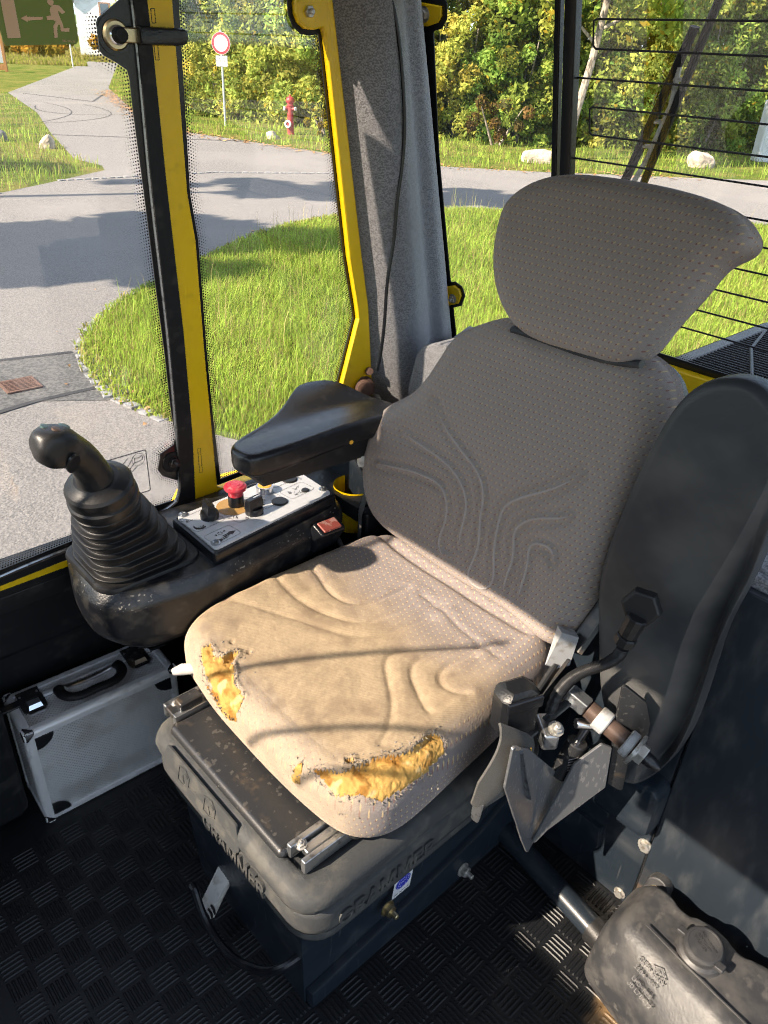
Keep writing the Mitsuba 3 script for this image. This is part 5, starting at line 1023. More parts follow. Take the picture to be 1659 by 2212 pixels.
for x in (.042, .252):
    lk = case + '__latch' if x < .1 else case + '__latch_001'
    kp('latch', cat([tf(prism2(Polygon([(-.020, -.034), (.020, -.034), (.022, -.028), (.022, .004), (.014, .012), (-.014, .012), (-.022, .004), (-.022, -.028)]), 0, .004, .001), frame((x, .085, CH), (1, 0, 0), (0, 1, 0))), tf(prism2(Polygon([(-.020, .014), (.020, .014), (.021, .036), (-.021, .036)]), 0, .004, .001), frame((x, .076, CH), (1, 0, 0), (0, 1, 0)))]), 'm_blackmetal')
    kp('hasp', hull([(x - .013, .052, CH + .004), (x + .013, .052, CH + .004), (x - .013, .078, CH + .004), (x + .013, .078, CH + .004), (x - .011, .056, CH + .012), (x + .011, .056, CH + .012), (x - .011, .073, CH + .010), (x + .011, .073, CH + .010)]), 'm_chrome', lk)
    kp('hook_plate', box(x - .012, x + .012, .080, .108, CH + .004, CH + .0065, .001), 'm_blackmetal', lk)
    kp('chrome_foot', hull([(x - .020, .047, CH + .001), (x + .020, .047, CH + .001), (x - .014, .040, CH + .001), (x + .014, .040, CH + .001), (x - .019, .046, CH + .005), (x + .019, .046, CH + .005), (x - .014, .041, CH + .005), (x + .014, .041, CH + .005)]), 'm_chrome', lk)
    for dx in (-.016, .016): kp('rivet', lathe([(0, 0), (.0026, 0), (.0022, .0014), (0, .0018)], (x + dx, .098, CH + .004), (0, 0, 1), 12), 'm_chrome', lk)
for x in (.004, CL - .004):
    kp('hinge_strap', box(x - .018, x + .018, .076, .094, CH - .001, CH + .004, .001), 'm_blackmetal')
hdl = case + '__handle'
kp('handle', tube(spline([(.092, .072, CH + .010), (.090, .060, CH + .013), (.097, .034, CH + .016), (.112, .023, CH + .017), (.150, .021, CH + .018), (.188, .023, CH + .017), (.203, .034, CH + .016), (.210, .060, CH + .013), (.208, .072, CH + .010)], 48), .0105, 12, flat=.7), 'm_rubber', None, True, label='black rubber carrying handle')
kp('chrome_plate', tube(spline([(.100, .070, CH + .010), (.110, .074, CH + .006), (.120, .0745, CH + .004), (.180, .0745, CH + .004), (.190, .074, CH + .006), (.200, .070, CH + .010)], 40), .006, 10, flat=.55), 'm_chrome', hdl, True)
kp('lettering', text('TOOLCRAFT', .0055, frame((.127, .071, CH + .0076), (1, 0, 0), (0, 1, 0)), .0004, True, .044), 'm_ink', hdl, False)
for x in (.095, .205): kp('end_cap', hull(trimesh.creation.icosphere(2).vertices * V(.008, .006, .006) + V(x, .071, CH + .009)), 'm_chrome', hdl, True)

# ------------------------------------------------------------------ floor pipe, bulkhead and washer tank
pp_ = [V(.897, .60, .032), V(.877, .47, .032), V(.848, .272, .032)]
fp = thing('floor_pipe', 'dark blue steel pipe on the floor leading to the plastic tank', 'pipe')
part(fp, 'tube', tube(pp_, .0215, 28), 'm_navy', True)
part(fp, 'sleeve', tube([pp_[2] + unit(pp_[1] - pp_[2]) * .02, pp_[2] - unit(pp_[1] - pp_[2]) * .02], .0265, 28), 'm_hardboot', 30)
bh = thing('bulkhead_panel', 'dark navy steel bulkhead panel on the right below the shelf', 'panel')
def xz(y0, y1, z0, z1, x0, x1, b=.003): return box(x0, x1, y0, y1, z0, z1, b)
part(bh, 'left_sheet', xz(.2795, 1.20, .0, .742, .956, .969), 'm_navy', 30)
part(bh, 'right_sheet', xz(-.30, .2755, .0, .742, .952, .969), 'm_navydust', 30)
part(bh, 'step_box', tf(prism2(shapely.box(-.07, -.055, .07, .06).buffer(-.02).buffer(.02), 0, .045, .012), frame((.956, .345, .285), (0, -1, 0), (0, 0, 1), (-1, 0, 0))), 'm_navy', 30)
part(bh, 'flap', tf(prism2(Polygon([(-.055, .05), (.04, .05), (.045, .0), (.005, -.07), (-.02, -.072), (-.05, -.01)]), 0, .012, .004), frame((.956, .405, .095), (0, -1, 0), (0, 0, 1), (-1, 0, 0))), 'm_navy', 30)
for y, z, r in ((.284, .175, .010), (.443, .093, .011), (.30, .02, .008)):
    part(bh, 'bolt', hexbolt((.955, y, z), (-1, 0, 0), r, .008), 'm_zinc')
tk = thing('washer_tank', 'dusty black plastic washer fluid tank with round cap on the floor', 'tank')
tq = []
for y, xl, xr_, xd, dz in ((.262, .775, .815, .905, -.045), (.235, .765, .812, .91, -.008), (.06, .722, .788, .91, .0), (-.12, .690, .760, .91, .0)):
    tq.append([(xl + .012, y, .0), (xl - .004, y, .05), (xl, y, .105 + dz), (xl + .010, y, .118 + dz), (xr_ - .008, y, .172 + dz), (xr_ + .006, y, .180 + dz), (xd - .012, y, .186 + dz), (xd, y, .176 + dz), (xd + .01, y, .0)])
tb = None
for A_, B_ in zip(tq[:-1], tq[1:]):
    h_ = hull(A_ + B_); mm = m3.Manifold(m3.Mesh(np.asarray(h_.vertices, np.float32), np.asarray(h_.faces, np.uint32))); tb = mm if tb is None else tb + mm
for p_, r_ in (((.925, .175, .18), .030), ((.930, .085, .18), .034)):
    c_ = cyl((p_[0], p_[1], .05), (p_[0], p_[1], .3), r_, 32); tb = tb - m3.Manifold(m3.Mesh(np.asarray(c_.vertices, np.float32), np.asarray(c_.faces, np.uint32)))
h_ = hull([(.69, -.02, .145), (.80, -.055, .2), (.80, -.075, .2), (.69, -.05, .145), (.69, -.035, .125), (.80, -.065, .150)]); tb = tb - m3.Manifold(m3.Mesh(np.asarray(h_.vertices, np.float32), np.asarray(h_.faces, np.uint32)))
tb = tb.refine_to_length(.007).to_mesh(); tm = trimesh.Trimesh(tb.vert_properties[:, :3], tb.tri_verts, process=True)
trimesh.smoothing.filter_taubin(tm, .5, -.52, 8)
tm.vertices += tm.vertex_normals * ((.0005) * (meshkit.fbm(tm.vertices * 26, 3, 2) - .5))[:, None]
part(tk, 'body', tm, 'm_tank', True)
part(tk, 'seam', tube([(.822, .205, .184), (.812, .150, .187), (.803, .08, .1875), (.795, .0, .188)], .0014, 6), 'm_tank')
part(tk, 'neck', lathe([(0, .0), (.036, .0), (.034, .008), (.029, .012), (0, .012)], (.846, .125, .183), (-.08, -.04, 1), 36), 'm_tank', 30)
tcap = part(tk, 'cap', lathe([(0, 0), (.027, 0), (.029, .004), (.029, .009), (.0265, .013), (.024, .0135), (.0235, .0125), (0, .0130)], (.846, .125, .197), (-.12, -.06, 1), 48), 'm_tank', 30, label='round black filler cap with embossed text')
CPM = frame((.8445, .1245, .2105), unit((-.35, -.93, -.10)), unit((.93, -.35, .1)))
part(tcap, 'embossing', cat([text(s_, .0042, CPM @ frame((-.017, z, 0), (1, 0, 0), (0, 1, 0)), .0009, True, w_) for s_, z, w_ in (('Nur Wasser', .006, .034), ('einfüllen', -.001, .028), ('WASHER', -.008, .026))]), 'm_tank', False)
part(tcap, 'hinge_tab', box(.838, .850, .150, .166, .198, .206, .002), 'm_tank'); part(tcap, 'hinge_tab', box(.828, .842, .086, .100, .198, .206, .002), 'm_tank')
lug = part(tk, 'mounting_lug', tf(prism2(Polygon([(-.022, -.06), (.022, -.06), (.020, .010)] + [(.020 * math.cos(t), .008 + .016 * math.sin(t)) for t in np.linspace(.1, 3.0, 8)] + [(-.020, .010)]), 0, .022, .005), frame((.945, .236, .125), (0, -1, 0), (.35, 0, 1))), 'm_tank', 30)
part(lug, 'bolt', lathe([(0, 0), (.0145, 0), (.0145, .002), (.0095, .003), (.0085, .006), (.005, .007), (.005, .004), (0, .004)], (.922, .234, .128), (-1, 0, .35), 28), 'm_brass', 30)
tw = unit((-.42, -.90, 0)); tv_ = unit((.90, -.42, .45)); 
TTM = frame((.778, .190, .1545), unit((-.20, -.98, -.0)), unit((.72, -.14, .70)))
tl = []
for s_, z, h, w_, xo in (('GERMANY', .004, .0072, .050, 0), ('1184-057', -.007, .0058, .040, .004), ('LHD-RE5', -.022, .0060, .036, .012), ('JD L78422', -.032, .0060, .044, .012)):
    tl.append(text(s_, h, TTM @ frame((xo, z, .0016), (1, 0, 0), (0, 1, 0)), .0012, True, w_))
dia = Polygon([(.020, .016), (.034, .009), (.048, .016), (.034, .024)])
tl.append(tf(prism2(dia.difference(dia.buffer(-.0012)), .0016, .0030), TTM)); tl.append(text('SWF', .0045, TTM @ frame((.0275, .0140, .0016), (1, 0, 0), (0, 1, 0)), .0012, True, .013))
part(tk, 'embossed_lettering', cat(tl), 'm_tank', False)


# ------------------------------------------------------------------ outdoors (site frame: x right, y ahead, ground z = 0)
def sheet(pts, z):
    p = shapely.geometry.polygon.orient(Polygon(pts)); v, t, _ = tri2(p)
    m = trimesh.Trimesh(np.array([site(a, b, z) for a, b in v]), t, process=False)
    if m.face_normals[:, 2].mean() < 0: m.invert()
    return m
struct('ground', sheet([(-900, -900), (900, -900), (900, 900), (-900, 900)], 0), 'm_soil'); labels['ground']['label'] = 'grass covered ground'
ISL = spline([(-1.9, 5.80), (-2.35, 6.10), (-2.75, 6.6), (-3.12, 7.3), (-3.28, 8.2), (-3.20, 9.4), (-2.85, 11.0), (-2.35, 13.1), (-1.3, 14.9), (.9, 16.4), (3.5, 16.9), (6.5, 16.6), (12, 17.0), (30, 21.0), (36, 10), (20, 1.5), (4, 3.9), (.2, 5.0)], 140, True)
RD = [(-40, -20), (40, -20), (60, 24), (40, 30.5), (15, 24.6), (8.2, 23.6), (3.5, 23.1), (1.0, 23.2), (-2.3, 24.9), (-7.4, 28.7), (-11.4, 36), (-17.6, 51.4), (-32.5, 99), (-36, 99.5), (-19.8, 43), (-14.2, 33), (-10.8, 25.9), (-8.2, 20.8), (-7.2, 19.9), (-6.9, 19.2), (-7.3, 17.2), (-7.7, 15.5), (-14, 14.4), (-40, 12)]
struct('road', tri2 and (lambda P_: (lambda v, t: trimesh.Trimesh(np.array([site(a, b, .004) for a, b in v]), t if np.cross(v[t[0][1]] - v[t[0][0]], v[t[0][2]] - v[t[0][0]]) > 0 else t[:, ::-1], process=False))(*tri2(P_)[:2]))(Polygon(RD, [ISL[::-1]])), 'm_asphalt'); labels['road']['label'] = 'grey asphalt road and junction'
struct('asphalt_patch', sheet([(-12, 6.2), (-4.3, 6.55), (-3.17, 7.2), (-2.9, 7.2), (-2.5, 6.7), (-2.3, 6.3), (-2.42, 6.1), (-3.0, 6.0), (-3.4, 5.45), (-12, 3.8)], .008), 'm_patch'); labels['asphalt_patch']['label'] = 'darker repaired strip of asphalt'
def seam(pts, w, z=.012): 
    g = shapely.LineString(pts).buffer(w); return sheet(np.array(g.exterior.coords)[:-1], z)
struct('road_seam', cat([seam([(-12, 6.2), (-4.3, 6.55), (-3.17, 7.2)], .03), seam([(-2.62, 6.35), (-3.0, 6.0), (-3.4, 5.45), (-12, 3.8)], .03), seam(spline([(-13.4, 27.6), (-11.5, 31), (-14.2, 38)], 14), .025), seam(spline([(-15.5, 36), (-13, 33), (-10.5, 34.5)], 14), .03), seam([(-11.5, 25.6), (-5, 26.8)], .04), seam([(-19, 43), (-14.5, 40), (-16, 46)], .06), seam(spline([(-12.6, 29), (-12.9, 33), (-16, 38)], 12), .025)]), 'm_tar'); labels['road_seam']['label'] = 'dark tar seams in the road'
# granite kerb and edging stones
ks = thing('kerb_edging', 'row of old granite edging stones along the near grass island', 'kerb')
Li = shapely.LineString(np.vstack([ISL, ISL[:1]]))
stone_lib = []
for k in range(4):
    stone_lib.append(mikit.ply(hull([(sx * .075 * rng.uniform(.85, 1.05), sy * .06 * rng.uniform(.85, 1.05), sz) for sx in (-1, 1) for sy in (-1, 1) for sz in (-.05,)] + [(sx * .066 * rng.uniform(.85, 1.05), sy * .052 * rng.uniform(.85, 1.05), .038 + rng.uniform(-.006, .006)) for sx in (-1, 1) for sy in (-1, 1)]), 'm_granite', False))
dist = 0.0
for k in range(110):
    p = np.array(Li.interpolate(dist).coords[0]); p2 = np.array(Li.interpolate(dist + .05).coords[0])
    if p[1] > 17 or p[0] > 2.5: break
    o = site(p[0], p[1], rng.uniform(-.03, -.012)); ang = math.degrees(math.atan2(*(site(*p2) - site(*p))[[1, 0]]))
    reuse(ks, 'stone', stone_lib[k % 4], T().translate(o.tolist()).rotate([0, 0, 1], ang + rng.uniform(-6, 6))); dist += .175
k2 = thing('kerb_edging', 'pale flat stone kerb line across the mouth of the side road', 'kerb')
Lk = shapely.LineString([(-7.7, 15.5), (-14, 14.4)]); L3 = shapely.LineString([(-7.2, 17.4), (-4.5, 19.7), (-1.5, 20.7)]); dist = 0
for L_ in (Lk, L3):
    dist = 0.0
    while dist < L_.length and dist < 7:
        p = np.array(L_.interpolate(dist).coords[0]); p2 = np.array(L_.interpolate(min(L_.length, dist + .1)).coords[0]) + 1e-6
        ang = math.degrees(math.atan2(*(site(*p2) - site(*p))[[1, 0]]))
        reuse(k2, 'stone', stone_lib[int(dist * 7) % 4], T().translate(site(p[0], p[1], -.012).tolist()).rotate([0, 0, 1], ang)); dist += .18
# drain grate
dg = thing('drain_grate', 'rusty square drain grate in the dark asphalt strip', 'drain')
DM = frame(site(-3.27, 6.31, .012), site_dir(.75, .66), site_dir(-.66, .75))
fr_g = shapely.box(-.15, -.15, .15, .15); part(dg, 'frame', tf(prism2(fr_g.difference(fr_g.buffer(-.02, join_style=2)), 0, .012), DM), 'm_rust', False)
for k in range(9): part(dg, 'bar', tf(box(-.13, .13, -.122 + k * .0305 - .009, -.122 + k * .0305 + .009, .0, .010), DM), 'm_rust', False)

# --- grass
def in_poly(poly, n):
    x0, y0, x1, y1 = poly.bounds; q = rng.uniform((x0, y0), (x1, y1), (n, 2)); return q[shapely.contains_xy(poly, q[:, 0], q[:, 1])]
def blades(xy, h, w, lean=.5, seed=0, dry=.18, warm=0.0):
    n = len(xy); r = np.random.default_rng(seed)
    h = h * r.uniform(.45, 1.25, n) * (.55 + .9 * meshkit.fbm(np.c_[xy * .9, np.zeros(n)], 3, 4)); a = r.uniform(0, 6.283, n); w = w * r.uniform(.7, 1.3, n)
    b = np.c_[xy, np.zeros(n)]; d = np.c_[np.cos(a), np.sin(a), np.zeros(n)]; wv = np.c_[-np.sin(a), np.cos(a), np.zeros(n)] * w[:, None]
    ln = r.uniform(.1, 1, n) * lean
    m = b + d * (h * ln * .30)[:, None] + np.c_[np.zeros((n, 2)), h * .6]; t = b + d * (h * ln)[:, None] + np.c_[np.zeros((n, 2)), h * (1 - .35 * ln ** 2)]
    v = np.stack([b - wv, b + wv, m + wv * .8, m - wv * .8, t], 1)
    k = np.arange(n)[:, None] * 5; f = np.concatenate([k + [0, 1, 2], k + [0, 2, 3], k + [3, 2, 4]], 1).reshape(-1, 3)
    g = meshkit.fbm(np.c_[xy * .55, np.ones(n)], 3, 9); isd = r.uniform(0, 1, n) < dry * (.4 + 1.4 * g)
    base = np.array([.30, .455, .08]) * (1 - warm) + np.array([.24, .22, .035]) * warm
    c = base * r.uniform(.55, 1.4, (n, 1)) * (.55 + .9 * g[:, None]) + np.c_[.09 * g, .03 * g, 0 * g]
    c[isd] = np.array([.36, .31, .12]) * r.uniform(.6, 1.2, (isd.sum(), 1))
    col = np.repeat(c[:, None], 5, 1).reshape(-1, 3)
    vv = v.reshape(-1, 3); R_ = np.stack([site(*p) for p in ((0, 0, 0), (1, 0, 0), (0, 1, 0), (0, 0, 1))]); Mx = (R_[1:] - R_[0])
    return trimesh.Trimesh(vv @ Mx + R_[0], f, process=False), col
isl = Polygon(ISL)
def stuff(name, mesh, col, mat, label, cat_='grass'):
    key = numbered(name); scene[key] = mikit.ply(mesh, mat, False, color=col); labels[key] = {'label': label, 'category': cat_, 'kind': 'stuff'}
ms, cs = [], []
near = isl.intersection(shapely.box(-6, 0, 9.5, 17.5))
q = in_poly(near, 560000)
dist = np.hypot(q[:, 0], q[:, 1]); q = q[rng.uniform(0, 1, len(q)) < np.clip((8.5 / dist) ** 1.6, 0, 1)]
edge = shapely.distance(shapely.points(q), isl.exterior)
hh = .10 + .16 * np.clip(edge / 1.0, 0, 1) 
m_, c_ = blades(q, hh * .72, .0033 * np.clip(np.hypot(q[:, 0], q[:, 1]) / 7.5, 1, 2), .75, 1)
stuff('island_grass', m_, c_, 'm_leaf', 'long bright green grass on the island beside the vehicle')
# tall seed stems
q = in_poly(near, 2600); m_, c_ = blades(q, .42, .0026, .35, 5, .8); stuff('seed_stems', m_, c_, 'm_blade', 'tall thin grass stems rising above the island grass')
# edge weeds: reddish clover fringe
t_ = rng.uniform(0, 12.5, 2600); q = np.array([Li.interpolate(a).coords[0] for a in t_]) + rng.normal(0, .16, (2600, 2)); q = q[(q[:, 1] < 17) & (shapely.contains_xy(isl.buffer(.04), q[:, 0], q[:, 1]))]
m_, c_ = blades(q, .08, .010, 1.3, 6, .35, .3); stuff('edge_weeds', m_, c_, 'm_leaf', 'low weeds and dry leaves along the island edge', 'weeds')
VER = Polygon([(-32.5, 99), (-17.6, 51.4), (-11.4, 36), (-7.4, 28.7), (-2.3, 24.9), (1.0, 23.2), (3.5, 23.1), (8.2, 23.6), (15, 24.6), (40, 30.5), (44, 46), (0, 40), (-9, 48), (-28, 110)])
q = in_poly(VER, 330000); d_ = np.hypot(q[:, 0], q[:, 1]); q = q[rng.uniform(0, 1, len(q)) < (24.5 / d_) ** 2]
m_, c_ = blades(q, .20 + .10 * (rng.uniform(0, 1, len(q)) < .1), .011, .8, 2, .15); stuff('verge_grass', m_, c_, 'm_leaf', 'mown green verge in front of the bushes')
LV_ = Polygon([(-7.7, 15.6), (-7.35, 17.2), (-7.0, 19.2), (-7.3, 19.8), (-8.3, 20.8), (-10.9, 25.9), (-14.3, 33), (-20.0, 43), (-40, 70), (-44, 30), (-14, 14.5)])
q = in_poly(LV_, 200000); d_ = np.hypot(q[:, 0], q[:, 1]); q = q[rng.uniform(0, 1, len(q)) < (17 / d_) ** 2]
m_, c_ = blades(q, .24, .009, .8, 3, .22); stuff('left_verge_grass', m_, c_, 'm_leaf', 'grassy left verge with stones beside the road')
FD = Polygon([(-80, 100), (-33.5, 99.5), (-26, 112), (10, 140), (-60, 170), (-120, 120)])
q = in_poly(FD, 60000); m_, c_ = blades(q, .5, .06, .6, 4, .6, .8); stuff('meadow_grass', m_, c_, 'm_leaf', 'yellow autumn meadow beyond the road bend')
q = in_poly(Polygon([(-62, 62), (-30.5, 84), (-36.5, 99), (-60, 92)]), 40000); m_, c_ = blades(q, .35, .04, .6, 14, .5, .6); stuff('meadow_grass', m_, c_, 'm_leaf', 'yellowish meadow strip left of the far road')
# fallen leaves on the road edges
q = []
for L_, n in ((shapely.LineString([(-2.3, 24.7), (-7.4, 28.5), (-11.4, 35.8), (-17, 49)]), 900), (shapely.LineString([(-2.3, 24.7), (1, 23.0), (8.2, 23.4)]), 200), (shapely.LineString(ISL[:60]), 60)):
    q.append(np.array([L_.interpolate(a).coords[0] for a in rng.uniform(0, L_.length, n)]) + rng.normal(0, .28 if n > 100 else .12, (n, 2)))
q = np.vstack(q); n = len(q); a = rng.uniform(0, 6.28, n); s_ = rng.uniform(.03, .06, n) * np.clip(np.hypot(q[:, 0], q[:, 1]) / 20, .6, 1.6)
v = np.stack([np.c_[q[:, 0] + s_ * np.cos(a + k * 1.571) * (1 if k % 2 else .6), q[:, 1] + s_ * np.sin(a + k * 1.571), .012 + rng.uniform(0, .03, n)] for k in range(4)], 1)
vv = v.reshape(-1, 3); vv = np.c_[vv[:, 0] * math.cos(TH) + vv[:, 1] * math.sin(TH), -vv[:, 0] * math.sin(TH) + vv[:, 1] * math.cos(TH), vv[:, 2] + GZ]
cl = np.repeat(np.array([.36, .20, .09]) * rng.uniform(.6, 1.4, (n, 1)), 4, 0)
stuff('fallen_leaves', trimesh.Trimesh(vv, np.vstack([np.arange(n)[:, None] * 4 + [0, 1, 2], np.arange(n)[:, None] * 4 + [0, 2, 3]]), process=False), cl, 'm_blade', 'brown fallen leaves along the road edges', 'leaves')

# --- bushes and trees
def leaf_cloud(c, rad, n, size, col, seed, hedge=False, shell=.5, drop=0.0, zmin=.05):
    r = np.random.default_rng(seed)
    nc = max(6, int(n / 130)); d = r.normal(0, 1, (nc, 3)); d /= np.linalg.norm(d, axis=1, keepdims=True)
    d[:, 2] = np.where(d[:, 2] < -.75, -d[:, 2], d[:, 2])
    rr = r.uniform(shell, 1.0, nc) ** .8; cc = d * rr[:, None] * np.asarray(rad)
    if hedge:
        a_ = r.uniform(0, 6.283, nc); q_ = np.sqrt(r.uniform(.1, 1, nc)); cc = np.c_[np.cos(a_) * q_ * rad[0], np.sin(a_) * q_ * rad[1], rad[2] * (2 * r.uniform(0, 1, nc) ** .9 - 1)]; cc[:, :2] *= (1 - .45 * np.clip(cc[:, 2] / rad[2], 0, 1) ** 2)[:, None]
    cc = cc + r.normal(0, .05, cc.shape) * np.asarray(rad)
    cr = r.uniform(.16, .30, nc) * min(rad[:2]) ; tone = r.uniform(.55, 1.35, nc); hue = r.normal(-.06, .09, nc)
    k = r.integers(0, nc, n); e = r.normal(0, 1, (n, 3)); e /= np.linalg.norm(e, axis=1, keepdims=True)
    p = cc[k] + e * (cr[k] * r.uniform(.35, 1.0, n) ** .6)[:, None]; p[:, 2] -= drop * np.abs(r.normal(0, 1, n))
    p += np.asarray(c); ok = p[:, 2] > zmin; p, k, e = p[ok], k[ok], e[ok]; n = len(p)
    nn = e * .6 + r.normal(0, .7, (n, 3)) + [0, 0, .35]; nn /= np.linalg.norm(nn, axis=1, keepdims=True)
    u = np.cross(nn, r.normal(0, 1, (n, 3))); u /= np.linalg.norm(u, axis=1, keepdims=True); w = np.cross(nn, u)
    s = size * r.uniform(.6, 1.3, (n, 1))
    v = np.stack([p - u * s, p + w * s * .48, p + u * s, p - w * s * .48], 1).reshape(-1, 3)
    i = np.arange(n)[:, None] * 4; f = np.vstack([i + [0, 1, 2], i + [0, 2, 3]])
    cl = np.asarray(col) * (tone[k] * r.uniform(.75, 1.25, n))[:, None]; cl = cl * np.c_[1 + hue[k] + r.normal(0, .05, n), np.ones(n), np.ones(n)]
    yel = r.uniform(0, 1, n) < .06; cl[yel] = np.array([.34, .26, .03]) * r.uniform(.7, 1.2, (yel.sum(), 1))
    vv = np.c_[v[:, 0] * math.cos(TH) + v[:, 1] * math.sin(TH), -v[:, 0] * math.sin(TH) + v[:, 1] * math.cos(TH), v[:, 2] + GZ]
    return trimesh.Trimesh(vv, f, process=False), np.repeat(np.clip(cl, .004, .8), 4, 0)
def limb(pts, r): return tube([site(*p) for p in pts], r, 9)
def bush(name, label, cat_, x, y, rx, h, n, size, col, seed, group=None, stems=5, shell=.45):
    t = thing(name, label, cat_, group)
    m_, c_ = leaf_cloud((x, y, h * .5), (rx, rx * .75, h * .52), n, size, col, seed, hedge=name in ('hedge_bush', 'thicket_tree'), shell=shell)
    part(t, 'crown', m_, 'm_leaf', False, color=c_)
    r = np.random.default_rng(seed + 99); st = []
    for k in range(stems):
        a = r.uniform(0, 6.28); st.append(limb([(x + .15 * math.cos(a), y + .15 * math.sin(a), 0), (x + .35 * rx * math.cos(a), y + .3 * rx * math.sin(a), h * .4), (x + .6 * rx * math.cos(a), y + .5 * rx * math.sin(a), h * .8)], [.05, .035, .012]))
    part(t, 'stems', cat(st), 'm_bark', 30)
G1, G2, G3, G4 = (.44, .47, .11), (.32, .39, .08), (.48, .46, .10), (.21, .26, .05)
spec = [(-10.4, 40.5, 2.3, 6.0, 7000, G3, 'yellowing bush at the left end of the hedge behind the lever latch'), (-7.6, 36.6, 2.3, 6.6, 11000, G1, 'lime green bush left of the round road sign'), (-5.2, 34.8, 1.9, 6.4, 12000, G1, 'pale green bush right behind the round road sign'), (-2.9, 33.7, 2.0, 6.6, 13000, G1, 'dense olive bush behind the red hydrant'), (-.4, 33.0, 1.9, 6.2, 9000, G2, 'green bush hidden behind the grey corner pillar'), (2.0, 32.3, 1.9, 6.0, 10000, G3, 'golden green bush just right of the corner pillar'), (4.0, 31.4, 1.7, 5.4, 10000, G2, 'darker shaded bush left of the pale tree trunk'), (6.3, 32.2, 1.9, 5.8, 9000, G2, 'mid green bush behind the pale tree trunk'), (8.6, 31.8, 1.9, 5.6, 9000, G1, 'light green bush behind the rear wiper'), (11.2, 32.6, 2.0, 6.0, 8000, G2, 'green bush left of the white utility box'), (14.4, 34.0, 2.3, 6.4, 7000, G4, 'dark green bush behind the white utility box')]
for k, (x, y, rx, h, n, c, lab) in enumerate(spec): bush('hedge_bush', lab, 'bush', x, y, rx * 1.15, h, int(n * 3.4), .098, c, 100 + k)
back_ = [(-9, 45, 3.2, 8.5, G4), (-4.6, 41, 3.0, 8.5, G4), (-.5, 39.5, 3.0, 8, G4), (3.4, 38.6, 3.0, 8, G4), (7.6, 38.6, 3.0, 8, G4), (12, 39.5, 3.2, 8.5, G4), (17, 41, 3.4, 8.5, G4), (22, 43, 3.6, 8.5, G4), (-14.5, 56, 2.6, 5.0, G2)]
for k, (x, y, rx, h, c) in enumerate(back_): bush('thicket_tree', ('leftmost', 'second', 'third', 'fourth', 'fifth', 'sixth', 'seventh', 'rightmost')[k] + (' dark woodland tree of the second row behind the hedge' if 0 < k < 7 else ' dark woodland tree of the row behind the hedge') + (', counted from the left' if 0 < k < 7 else '') if k < 8 else 'dark shrub below the white house near the lever latch', 'tree' if k < 8 else 'bush', x, y, rx * 1.1, h, 9000, .24, c, 200 + k, 'woodland trees behind the hedge' if k < 8 else None, 4, .3)
bush('yellow_shrub', 'low golden yellow shrub beside the red hydrant', 'shrub', -2.75, 29.9, .75, .75, 1100, .07, (.36, .28, .03), 300, None, 3)
bush('tall_weed', 'dry brown weeds at the foot of the dark bush', 'weeds', 3.2, 29.9, 1.4, 1.5, 1500, .07, (.20, .13, .05), 301, None, 3)
# pale trunk tree on the verge with leaves hanging into view
tr = thing('verge_tree', 'slim tree with pale bark and large leaves on the verge behind the seat', 'tree')
part(tr, 'trunk', limb([(5.15, 26.7, -.05), (5.22, 26.7, 1.2), (5.45, 26.7, 2.6), (5.62, 26.7, 4.2), (5.75, 26.7, 6.0)], [.13, .12, .115, .10, .06]), 'm_bark', 30)
part(tr, 'limbs', cat([limb([(5.5, 26.7, 3.1), (4.6, 26.4, 3.8), (3.3, 26.2, 4.3)], [.05, .035, .012]), limb([(5.6, 26.7, 3.5), (6.7, 26.3, 4.1), (8.4, 26, 4.4)], [.05, .035, .012]), limb([(5.6, 26.7, 4.2), (5.2, 25.5, 5.0), (4.6, 24.6, 5.4)], [.05, .03, .012])]), 'm_bark', 30)
m_, c_ = leaf_cloud((5.6, 26.5, 5.6), (3.2, 2.4, 2.6), 6500, .14, (.34, .40, .07), 400, shell=.35, drop=.25)
part(tr, 'crown', m_, 'm_leaf', False, color=c_)
# trees outside the frame on the left that throw the shadows on the road
for k, (x, y, z, rx, ry, rz, n, lab) in enumerate(((-12.5, 7.1, 6.5, 3.5, 2.2, 1.5, 9000, 'broad roadside tree left of the view, nearest to the vehicle'), (-10.6, 12.5, 7.6, 4.8, 1.3, .9, 9000, 'roadside tree with a long flat crown left of the view'), (-16.5, 14.5, 6.0, 1.6, .8, .9, 2200, 'small roadside tree left of the view behind the others'))):
    t = thing('roadside_tree', lab, 'tree')
    m_, c_ = leaf_cloud((x, y, z), (rx, ry, rz), n, .23, G2, 500 + k, shell=.1)
    part(t, 'crown', m_, 'm_leaf', False, color=c_); part(t, 'trunk', limb([(x - 2, y, 0), (x - 1.6, y, z * .5), (x - .5, y + .1, z)], [.16, .12, .05]), 'm_bark', 30)

